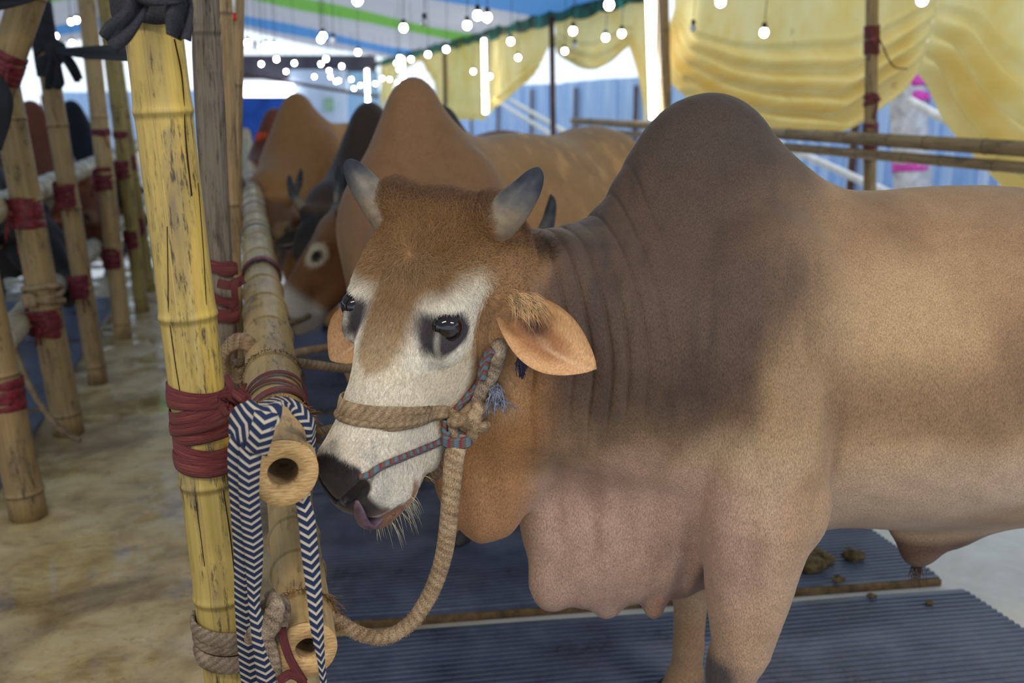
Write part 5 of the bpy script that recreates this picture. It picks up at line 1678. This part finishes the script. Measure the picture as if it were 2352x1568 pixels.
# ---------------------------------------------------------------- cattle behind
def herd_bull(name, label, hump_xy, head_dir, scale, seed, cols, turn=0.0, headlow=.12, face_turn=None, horns=True, step=.017, hump=.85):
    """hump_xy on the ground under the hump; head_dir: heading (from tail to head) in degrees; cols: base, cape, belly, face, ring, muzzle"""
    g = np.random.default_rng(seed)
    th = math.radians(turn)
    p0 = np.array([-.10 - .46 * math.cos(th), -.46 * math.sin(th), 1.20 - headlow])
    th2 = th if face_turn is None else math.radians(face_turn)
    fw = np.array([-math.cos(th2) * .60, -math.sin(th2) * .60, -.80]); fw /= np.linalg.norm(fw)
    bb = np.array([math.sin(th2), -math.cos(th2), 0.0]); cc = np.cross(bb, fw)
    if cc @ np.array([-1, 0, .6]) < 0: cc = -cc
    B = Body()
    mid = p0 + fw * .06 + np.array([.06 * math.cos(th), .06 * math.sin(th), -.08])
    nk = np.array([-.10 - .26 * math.cos(th * .8), -.26 * math.sin(th * .8), 1.08 - headlow * .6])
    neck = dict(cones=[((-.02, 0, 1.03), tuple(nk), .25, .165, .07), (tuple(nk), tuple(mid), .16, .12, .06), ((-.05, 0, .86), tuple(nk + np.array([-.03, 0, -.13])), .19, .12, .07)],
                flaps=[((nk[0] - .03, nk[1], .84 - headlow * .5), (.10, .06, .18), .05), ((-.23, 0, .70), (.16, .07, .22), .07), ((-.08, 0, .68), (.17, .10, .18), .06)])
    lx = ((g.uniform(-.08, .08), g.uniform(-.08, .08)), (g.uniform(-.1, .1), g.uniform(-.1, .1)))
    body_shapes(B, None, neck, lx, True, seed % 2 == 0, hump)
    head_shapes(B, p0, fw, bb, cc, False)
    V, Q = B.mesh(step)
    me = np_mesh('body', V, Q)
    q = V - p0; hy, hx, hz = q @ fw, q @ bb, q @ cc
    X, Y, Z = V.T
    hd = sm(hy, -.02, .06) * sm(hz, -.27, -.2) * (1 - sm(np.abs(hx), .15, .19))
    n1, n2 = vnoise(V, 7, seed), vnoise(V, 17, seed + 1)
    base, cape_, belly, face, ring, muz = cols
    c = np.tile(lin(base), (len(V), 1))
    c = blend(c, sm(n1, -.1, .9) * .5, tuple(np.asarray(base) * .80))
    c = blend(c, sm(n2, .3, 1.0) * .35, tuple(np.minimum(250, np.asarray(base) * 1.22)))
    n3 = vnoise(V * np.array([1, 1, .3]), 30, seed + 5)
    c = blend(c, sm(n3, .25, .8) * .45 * sm(X, .1, .4), tuple(np.minimum(250, np.asarray(base) * 1.35)))
    cm = sm(Z + .05 * n2, .84, 1.10) * (1 - sm(X + .06 * n1, .06, .30))
    c = blend(c, cm * .9, cape_)
    c = blend(c, (1 - sm(Z + .04 * n1, .52, .78)) * .7, belly)
    c = blend(c, hd, face)
    for s in (1, -1):
        dy, dz = hy - .207, hz + .022; nr = sm(s * hx, .03, .07)
        rr = np.sqrt((dy / .062) ** 2 + ((dz) / .046) ** 2)
        c = blend(c, hd * nr * (1 - sm(rr, .75, 1.1)), ring)
        c = blend(c, hd * nr * (1 - sm(np.sqrt((dy / .028) ** 2 + (dz / .020) ** 2), .8, 1.2)), (24, 20, 20))
    c = blend(c, hd * sm(hy, .36, .42), muz)
    c = blend(c, hd * sm(hy + .3 * hz, .455, .475) * sm(hz, -.13, -.1), (36, 32, 34))
    finish(me, MFUR, True, None, c)
    e = empty(name, (hump_xy[0], hump_xy[1], .03), label, 'bull', 'cattle tied along the rails', (0, 0, math.radians(head_dir) + math.pi)); e.scale = (scale,) * 3
    bpy.context.view_layer.update()
    o = bpy.data.objects.new('body', me); link(o, e)
    H = lambda x, y, z: p0 + bb * x + fw * y + cc * z
    for s in (1, -1):
        if horns:
            horn([H(s * .075, .02, -.04), H(s * .115, -.01, -.01), H(s * .165, -.06, .03), H(s * .185, -.12, .075), H(s * .185, -.15, .09)], .034, e)
        ear(H(s * .125, .085, -.10), H(s * .30, .13, -.13), fw, cc + fw * .3, .048, e, .4, cols=(tuple(np.minimum(255, np.asarray(face) * 1.15 + 10)), tuple(np.asarray(face) * .7), tuple(np.asarray(face) * .45)))
        MB().ball(H(s * .088, .207, -.022), .026, 14, 10).build('eye', M_EYE, e)
    for i, (s, x) in enumerate(((-1, lx[0][0]), (1, lx[0][1]))):
        hoof_mesh(x, s * .195).build('hoof', M_HOOF, e)
    for i, (s, x) in enumerate(((-1, lx[1][0]), (1, lx[1][1]))):
        hoof_mesh(1.545 + x, s * .18).build('hoof', M_HOOF, e)
    HERD.append(e)
    return e
HERD = []
TAN = ((168, 126, 84), (138, 100, 70), (180, 150, 114), (166, 126, 86), (214, 196, 168), (205, 190, 170))
BLK = ((62, 44, 32), (30, 26, 26), (84, 60, 42), (124, 82, 48), (214, 200, 176), (196, 186, 172))
DRK = ((112, 70, 38), (46, 38, 34), (128, 84, 50), (44, 38, 36), (60, 50, 44), (60, 54, 52))
GLD = ((186, 132, 66), (150, 106, 60), (186, 140, 86), (120, 84, 52), (150, 120, 80), (120, 100, 84))
RED = ((138, 78, 42), (110, 60, 36), (150, 96, 58), (120, 68, 42), (150, 110, 80), (130, 100, 80))
COAL = ((34, 28, 26), (22, 20, 22), (40, 34, 30), (32, 28, 28), (46, 40, 38), (60, 56, 54))
herd_bull('humped_bull', 'tan humped bull directly behind the front bull, its head hidden by that bull', (-.315, 3.34), 180 + 59, 1.02, 12, TAN, turn=72, headlow=.20, face_turn=48, hump=.70)
herd_bull('humped_bull', 'dark bull with a brown face and a white ring round its eye, head lowered', (-.31, 4.42), 180 + 59, .96, 13, BLK, turn=-20, headlow=.12, face_turn=-46)
herd_bull('humped_bull', 'dark brown bull with a black hump, behind the white-eyed one', (-.74, 5.35), 180 + 56, .965, 14, DRK, turn=18, headlow=.22)
herd_bull('humped_bull', 'golden brown bull with a dark hump top, third behind the tan bull', (-1.36, 6.5), 180 + 59, 1.0, 15, GLD, turn=28, headlow=.3)
herd_bull('humped_bull', 'reddish brown bull far along the rail beside the slim poles', (-1.90, 8.2), 180 + 62, .93, 16, RED, turn=30, headlow=.25, step=.022)
herd_bull('humped_bull', 'brown bull standing beyond the left row of poles', (-3.35, 7.1), -30, .97, 17, RED, turn=0, headlow=.3, step=.022)
herd_bull('humped_bull', 'black bull at the left edge, largest beyond the poles', (-3.12, 5.6), -20, .98, 18, COAL, turn=0, headlow=.3, step=.022)
herd_bull('humped_bull', 'black bull far beyond the yellow poles', (-3.80, 8.8), -30, .97, 19, COAL, turn=0, headlow=.3, step=.022)
M_ORANGE = plain('orange_tag', (226, 84, 40), .5, .3, .1)
def tag_on(e, px, py, size):
    bd = [c_ for c_ in e.children if c_.name.startswith('body')][0]
    M_ = bd.matrix_world; bv = BVHTree.FromPolygons([tuple(M_ @ v.co) for v in bd.data.vertices], [tuple(p_.vertices) for p_ in bd.data.polygons])
    h = bv.ray_cast(Vector((0, 0, CAMH)), Vector(ray(px, py)).normalized())
    if h[0] is None: return
    p = np.array(h[0]) + np.array(h[1]) * .012
    o = MB().box(p, size).build('orange_tag', M_ORANGE, e, False); rebase(e, o); o['label'] = 'bright orange tag'
bpy.context.view_layer.update()
tag_on(HERD[4], 605, 312, (.07, .012, .045)); tag_on(HERD[4], 596, 318, (.05, .012, .04)); tag_on(HERD[7], 206, 580, (.10, .02, .03)); tag_on(HERD[6], 62, 570, (.03, .02, .2)); tag_on(HERD[6], 50, 540, (.03, .02, .2))
# ropes of the other cattle to the rail
for ctrl, lab in (([P(530, 838, 2.15), P(600, 822, 2.2), P(680, 832, 2.3), P(790, 846, 2.42), P(870, 850, 2.6)], 'tan rope running from the top rail behind the front bull to the tan bull'),
                  ([P(640, 820, 2.3), P(700, 806, 2.6), P(760, 796, 2.9), P(830, 780, 3.0)], 'second rope behind the front bull, a little above the tan one'),
                  ([P(715, 1000, 1.9), P(745, 990, 2.0), P(800, 975, 2.1), P(880, 950, 2.3)], 'rope crossing low behind the front bull muzzle'),
                  ([P(600, 742, 2.3), P(650, 745, 2.9), P(690, 735, 3.5), P(710, 725, 3.75)], 'rope from the top rail to the muzzle of the white-eyed bull')):
    tag(MB().tube(spline(ctrl, 24), .011, 8).build('tether_rope', M_ROPE), lab, 'rope')
m = MB()
for i in range(3):
    m.tube([P(552 + 36 * math.cos(q), 815 + 40 * math.sin(q) + 8 * i, 2.12 + .03 * math.sin(q)) for q in np.linspace(0, 6.28, 24)], .011, 8)
tag(m.build('rope_coil', M_ROPE), 'coil of tan rope hanging between the yellow post and the top rail', 'rope')

# ---------------------------------------------------------------- beyond the tent
t = NT('blue_corrugated_sheet'); co = t.coord()
st = t.noise(t.mapping(co, (14, 14, .7)), 1.0, 4, .6)
t.color(t.ramp(st, [(.3, (112, 152, 214)), (.55, (156, 188, 232)), (.75, (222, 232, 246))])); t.rough(.6)
M_SHEET = t.m
def fence(p, d, n, w, h, nrm, label, mat=M_SHEET):
    e = empty('sheet_fence', tuple(p), label, 'fence'); bpy.context.view_layer.update()
    k = 12; prof = [(w * i / k, .014 * math.cos(i * math.pi)) for i in range(k + 1)]
    V = [np.array([x, y, z]) for z in (0, h) for x, y in prof]
    Fc = [(i, i + 1, k + 2 + i, k + 1 + i) for i in range(k)]
    me = None
    ang = math.atan2(d[1], d[0])
    for i in range(n):
        if me is None:
            o = mesh_obj('sheet', V, Fc, mat, e, False); me = o.data
            sf = o.modifiers.new('gauge', 'SOLIDIFY'); sf.thickness = .004
        else:
            o = bpy.data.objects.new('sheet', me); link(o, e); sf = o.modifiers.new('gauge', 'SOLIDIFY'); sf.thickness = .004
        o.location = d * (w * .97 * i) + np.array([0, 0, rng.uniform(-.03, .03) + .03]) + np.asarray(nrm) * .006 * (i % 2); o.rotation_euler = (0, 0, ang)
    for i in range(n // 3 + 1):
        q = d * (w * .97 * i * 3) + np.asarray(nrm) * .09
        MB().box(q + np.array([0, 0, h * .48]), (.06, .06, h * .96)).build('post', M_DPOLE, e, False)
    return e
fence(WALL0 + RN * 2.6 - RD * 4, RD, 32, 1.0, 1.78, -RN, 'pale blue corrugated sheet fence outside along the right side')
tr_b = on_wall(2092, 330, -1.9)
tp_, tq_ = pole_line(2090, 200, 2094, 440, tr_b[1], 3.0, 0)
M_TRUNK = plain('pale_trunk', (196, 194, 200), .8, .2, .15, 14, .3)
t3 = empty('tree_trunk', tuple(tp_), 'pale thick trunk wound with pink ribbon outside the gap in the cloths', 'trunk'); bpy.context.view_layer.update()
o = MB().tube(np.array([tp_ + (tq_ - tp_) * q + RN * .02 * math.sin(q * 9) for q in np.linspace(0, 1, 14)]), np.linspace(.16, .125, 14), 18).build('bark', M_TRUNK, t3); rebase(t3, o)
M_PINK = plain('pink_ribbon', (206, 70, 170), .5, .3, .15, 40)
for z in (1.62, 1.50, .95):
    o = wrap_mesh(on_line(tp_, tq_, z), tq_ - tp_, .142, [(0, .03, 1, .07), (.03, -.02, 2, .05)], seed=int(z * 90)).build('ribbon', M_PINK, t3); rebase(t3, o)
M_BEAM = plain('pale_beam', (222, 222, 226), .7, .2, .08, 12)
for q0, q1, ins, lab in (((1790, 330), (1990, 420), -1.2, 'pale slanting brace outside below the right rails'), ((2125, 250), (2250, 318), -1.2, 'pale slanting brace outside in the triangular gap'),
                         ((1190, 240), (1250, 275), -1.0, 'upper slanting pale brace outside, far along'), ((1170, 250), (1235, 290), -1.2, 'lower slanting pale brace outside, far along')):
    a = on_wall(*q0, ins); b = on_wall(*q1, ins); d = (b - a); a = a - d * .3; b = b + d * (max(0, b[2] - .05) / max(1e-3, a[2] - b[2])) * .6
    tag(MB().tube(np.linspace(a, b, 8), .03, 12).build('brace', M_BEAM), lab, 'brace')
# far end
M_BLUE = plain('blue_banner', (44, 92, 190), .6, .3, .15, 3)
M_PALE = plain('pale_board', (196, 214, 238), .6, .3, .06, 2)
M_GREENM = plain('green_mark', (150, 190, 160), .6, .3, .1, 8)
def slab(x0, y0, x1, y1, F, name, mat, lab, cat, th=.06, drop=False):
    a = P(x0, y0, F); b = P(x1, y1, F)
    z0 = 0 if drop else b[2]
    c_ = np.array([(a[0] + b[0]) / 2, F, (a[2] + z0) / 2])
    m = MB().box(c_, (abs(b[0] - a[0]), th, a[2] - z0))
    return tag(m.build(name, mat, None, False), lab, cat)
bb_ = slab(500, 222, 664, 285, 23.5, 'blue_banner', M_BLUE, 'deep blue banner hung at the far end of the aisle', 'banner', drop=True)
pb_ = slab(665, 160, 800, 275, 23.8, 'pale_board', M_PALE, 'pale board with a faint green mark at the far end', 'board', drop=True)
a = P(755, 240, 23.75); o = MB().box(a, (.22, .05, .30)).build('green_mark', M_GREENM, pb_, False)
slab(800, 165, 872, 275, 24.2, 'light_blue_board', plain('light_blue_board', (150, 190, 226), .6, .3, .06, 2), 'light blue board beside the pale one at the far end', 'board', drop=True)
slab(500, 128, 860, 182, 24.6, 'eave_board', plain('dark_eave', (70, 68, 78), .8, .2, .15, 4), 'dark roof strip across the far end of the tent', 'roof strip', .8)
for px_ in (505, 700, 856):
    a = P(px_, 150, 24.6); MB().tube([(a[0], 24.6, 0), (a[0], 24.6, a[2])], .05, 10).build('support', M_DPOLE, bpy.data.objects['eave_board'])
a = P(560, 172, 23.0); b = P(870, 222, 23.0)
tag(MB().tube(np.linspace(a, b, 6), .035, 8).build('far_bar', M_DPOLE), 'dark bar crossing the far end before the boards', 'bar')
sg = slab(556, 190, 676, 222, 23.6, 'lit_sign', emission('sign_glow', (.95, .96, 1.0), 5.5), 'brightly lit white sign panel at the far end', 'sign')
# left side beyond the cattle
fence(WALL0 - RN * 10.6 + RD * 2, RD, 24, 1.0, 1.55, RN, 'blue grey sheet fence far behind the left cattle')
fence(np.array([-13.5, 29.5, 0]), np.array([1.0, 0, 0]), 18, 1.0, 1.7, np.array([0, -1, 0]), 'blue sheet fence closing off the far ground')
# ---------------------------------------------------------------- hair of the head: short on the face, longer and curled on the forehead
def hair_on(me, mask, count, flow, length, lift, curl, name, label, parent, seed, rad=.00022):
    g = np.random.default_rng(seed)
    me.calc_loop_triangles()
    tri = np.empty(len(me.loop_triangles) * 3, np.int32); me.loop_triangles.foreach_get('vertices', tri); tri = tri.reshape(-1, 3)
    co = verts_of(me); no = np.empty(len(me.vertices) * 3, np.float32); me.vertices.foreach_get('normal', no); no = no.reshape(-1, 3).astype(float)
    ca = np.empty(len(me.vertices) * 4, np.float32); me.color_attributes['coat'].data.foreach_get('color', ca); ca = ca.reshape(-1, 4)[:, :3].astype(float)
    mk = mask(co)
    wt = mk[tri].mean(1)
    A = np.linalg.norm(np.cross(co[tri[:, 1]] - co[tri[:, 0]], co[tri[:, 2]] - co[tri[:, 0]]), axis=1) * wt
    ti = g.choice(len(tri), count, p=A / A.sum())
    u_ = g.uniform(size=(count, 2)); f = u_.sum(1) > 1; u_[f] = 1 - u_[f]
    w = np.stack([1 - u_.sum(1), u_[:, 0], u_[:, 1]], 1)
    mixv = lambda a: (a[tri[ti]] * w[..., None]).sum(1)
    p = mixv(co); n = mixv(no); n /= np.linalg.norm(n, axis=1)[:, None]; c = mixv(ca)
    d = flow(p); d = d + g.normal(size=d.shape) * .28; d -= n * (d * n).sum(1)[:, None]; d /= np.linalg.norm(d, axis=1)[:, None] + 1e-9
    L = length(p) * g.uniform(.55, 1.25, count)
    lf = lift(p)[:, None]; cu = curl(p)[:, None]
    s = np.cross(n, d) * g.choice([-1, 1], count)[:, None]
    pts = np.empty((count, 4, 3))
    pts[:, 0] = p - n * .0006
    pts[:, 1] = p + (n * lf + d * .8) * (L * .35)[:, None]
    pts[:, 2] = p + (n * lf * 1.3 + d * 1.5 + s * cu * .5) * (L * .45)[:, None]
    pts[:, 3] = p + (n * lf * (.9) + d * (1.9 - .7 * cu) + s * cu * 1.1) * (L * .5)[:, None]
    hc = bpy.data.hair_curves.new(name)
    hc.add_curves([4] * count)
    hc.attributes['position'].data.foreach_set('vector', pts.astype(np.float32).ravel())
    ra = hc.attributes.new('radius', 'FLOAT', 'POINT')
    ra.data.foreach_set('value', np.tile(np.array([1, .85, .6, .15], np.float32) * rad, count))
    col = hc.attributes.new('coat', 'FLOAT_COLOR', 'CURVE')
    c4 = np.ones((count, 4), np.float32); c4[:, :3] = np.clip(c * g.uniform(.62, 1.42, (count, 1)), 0, .95)
    col.data.foreach_set('color', c4.ravel())
    hc.materials.append(M_HAIR)
    o = bpy.data.objects.new(name, hc); link(o, parent); o['kind'] = 'stuff'
    if label: o['label'] = label
    return o
t = NT('hair'); t.color(t.attr('coat')); t.rough(.55); t.b.inputs['Specular IOR Level'].default_value = .25; M_HAIR = t.m
def _hl(p):
    q = p - HL[0]; return q @ HL[2], q @ HL[1], q @ HL[3]
def head_mask(p):
    x, y, z = _hl(p)
    m = sm(y, -.05, .02) * (1 - sm(y, .455, .49)) * sm(z, -.22, -.14) * (1 - sm(np.abs(x), .15, .18)) * (.45 + .55 * (x > -.14))
    e = np.sqrt(((y - .207) / .042) ** 2 + ((z + .016) / .030) ** 2)
    return m * np.where(np.abs(x) > .06, sm(e, .8, 1.3), 1)
def head_flow(p):
    x, y, z = _hl(p)
    dy = y - .105
    fy = np.where(dy > 0, 1.0, -.9); k = np.exp(-((dy) / .05) ** 2)
    rr = np.sqrt(dy * dy + x * x) + 1e-4; sw = .5 * np.exp(-rr / .05)
    gy = dy / rr + .15 * np.tanh(dy / .04) - sw * x / rr; gx = x / rr * .8 + sw * dy / rr + .25 * np.sin(y * 90 + x * 40) * np.exp(-rr / .08)
    return HL[1] * gy[:, None] + HL[2] * gx[:, None]
def head_len(p):
    x, y, z = _hl(p)
    return .0075 + .0125 * (1 - sm(y, .08, .24)) * sm(z, -.12, -.05) + .004 * (1 - sm(y, .2, .34))
hair_on(main_me, head_mask, 110000, head_flow, head_len, lambda p: .22 + .38 * (1 - sm(_hl(p)[1], .05, .2)), lambda p: .12 + .75 * (1 - sm(_hl(p)[1], .06, .20)), 'head_hair', None, bull, 77)
# whiskers on lip and chin
wm = MB()
for i in range(95):
    s = rng.choice([-1, 1], p=[.35, .65]); kind = rng.uniform()
    if kind < .75:
        x, y, z = rng.uniform(-.05, .05), rng.uniform(.47, .55), rng.uniform(-.215, -.17)
        d = np.array([x * 6, .55 + rng.normal() * .3, -1.0 + rng.normal() * .25]); l = rng.uniform(.015, .055)
    else:
        x, y, z = s * rng.uniform(.05, .08), rng.uniform(.42, .50), rng.uniform(-.17, -.05)
        d = np.array([s * 1.0, .3 + rng.normal() * .3, -.4 + rng.normal() * .3]); l = rng.uniform(.010, .03)
    p = hl_loc(x, y, z)
    for _ in range(6): p = p - MAIN.grad(p[None])[0] * MAIN.f(p[None])[0]
    dd = HL[2] * d[0] + HL[1] * d[1] + HL[3] * d[2]; dd /= np.linalg.norm(dd)
    a = loc2w(p); dw = loc2w(p + dd) - a
    wm.tube(spline([a, a + dw * l * .5 + np.array([0, 0, -.02 * l]), a + dw * l + np.array([0, 0, -.25 * l])], 5), [.00038, .00036, .0003, .00022, .0001], 4)
o = wm.build('whiskers', plain('whisker', (206, 196, 170), .5, .3, .1, 40), bull); rebase(bull, o); o['kind'] = 'stuff'
# tongue curling up to the nostril
M_TONGUE = plain('tongue', (92, 74, 88), .3, .5, .25, 60, .2)
tp = [hpt(.020, .470, -.148), hpt(.020, .515, -.146), hpt(.022, .545, -.126), hpt(.026, .551, -.108), hpt(.030, .545, -.086), hpt(.034, .533, -.064), hpt(.036, .520, -.048)]
o = MB().tube(spline(tp, 26), np.interp(np.linspace(0, 1, 26), [0, .3, .6, .85, 1], [.014, .015, .014, .011, .004]), 16, flat=.5, up=tuple(HW[1])).build('tongue', M_TONGUE, bull); rebase(bull, o)
# hairs in the ear
em = MB()
for i in range(260):
    a = P(rng.uniform(1166, 1215), rng.uniform(672, 700), 1.625); a = a + rng.normal(size=3) * .003
    e_ = a + np.array([rng.uniform(.0, .045), -.010, -rng.uniform(.01, .045)])
    em.tube(spline([a, (a + e_) / 2 + np.array([.004, -.010, .006]), e_], 5), [.0005, .0005, .0004, .0003, .00015], 4)
o = em.build('ear_hair', plain('ear_hair', (190, 158, 118), .6, .25, .2, 60), bull); rebase(bull, o); o['kind'] = 'stuff'
# tuft at the sheath
tm = MB()
for i in range(40):
    p = np.array([.575 + rng.normal() * .008, -.005 + rng.normal() * .008, .437 + rng.uniform(0, .006)])
    l = rng.uniform(.02, .06)
    tm.tube(spline([loc2w(p), loc2w(p + np.array([rng.normal() * .004, rng.normal() * .004, -l * .5])), loc2w(p + np.array([rng.normal() * .006, rng.normal() * .006, -l]))], 5), [.0008, .0008, .0006, .0005, .0002], 4)
o = tm.build('sheath_hair', plain('dark_hair', (84, 62, 48), .6, .25, .2, 60), bull); rebase(bull, o); o['kind'] = 'stuff'
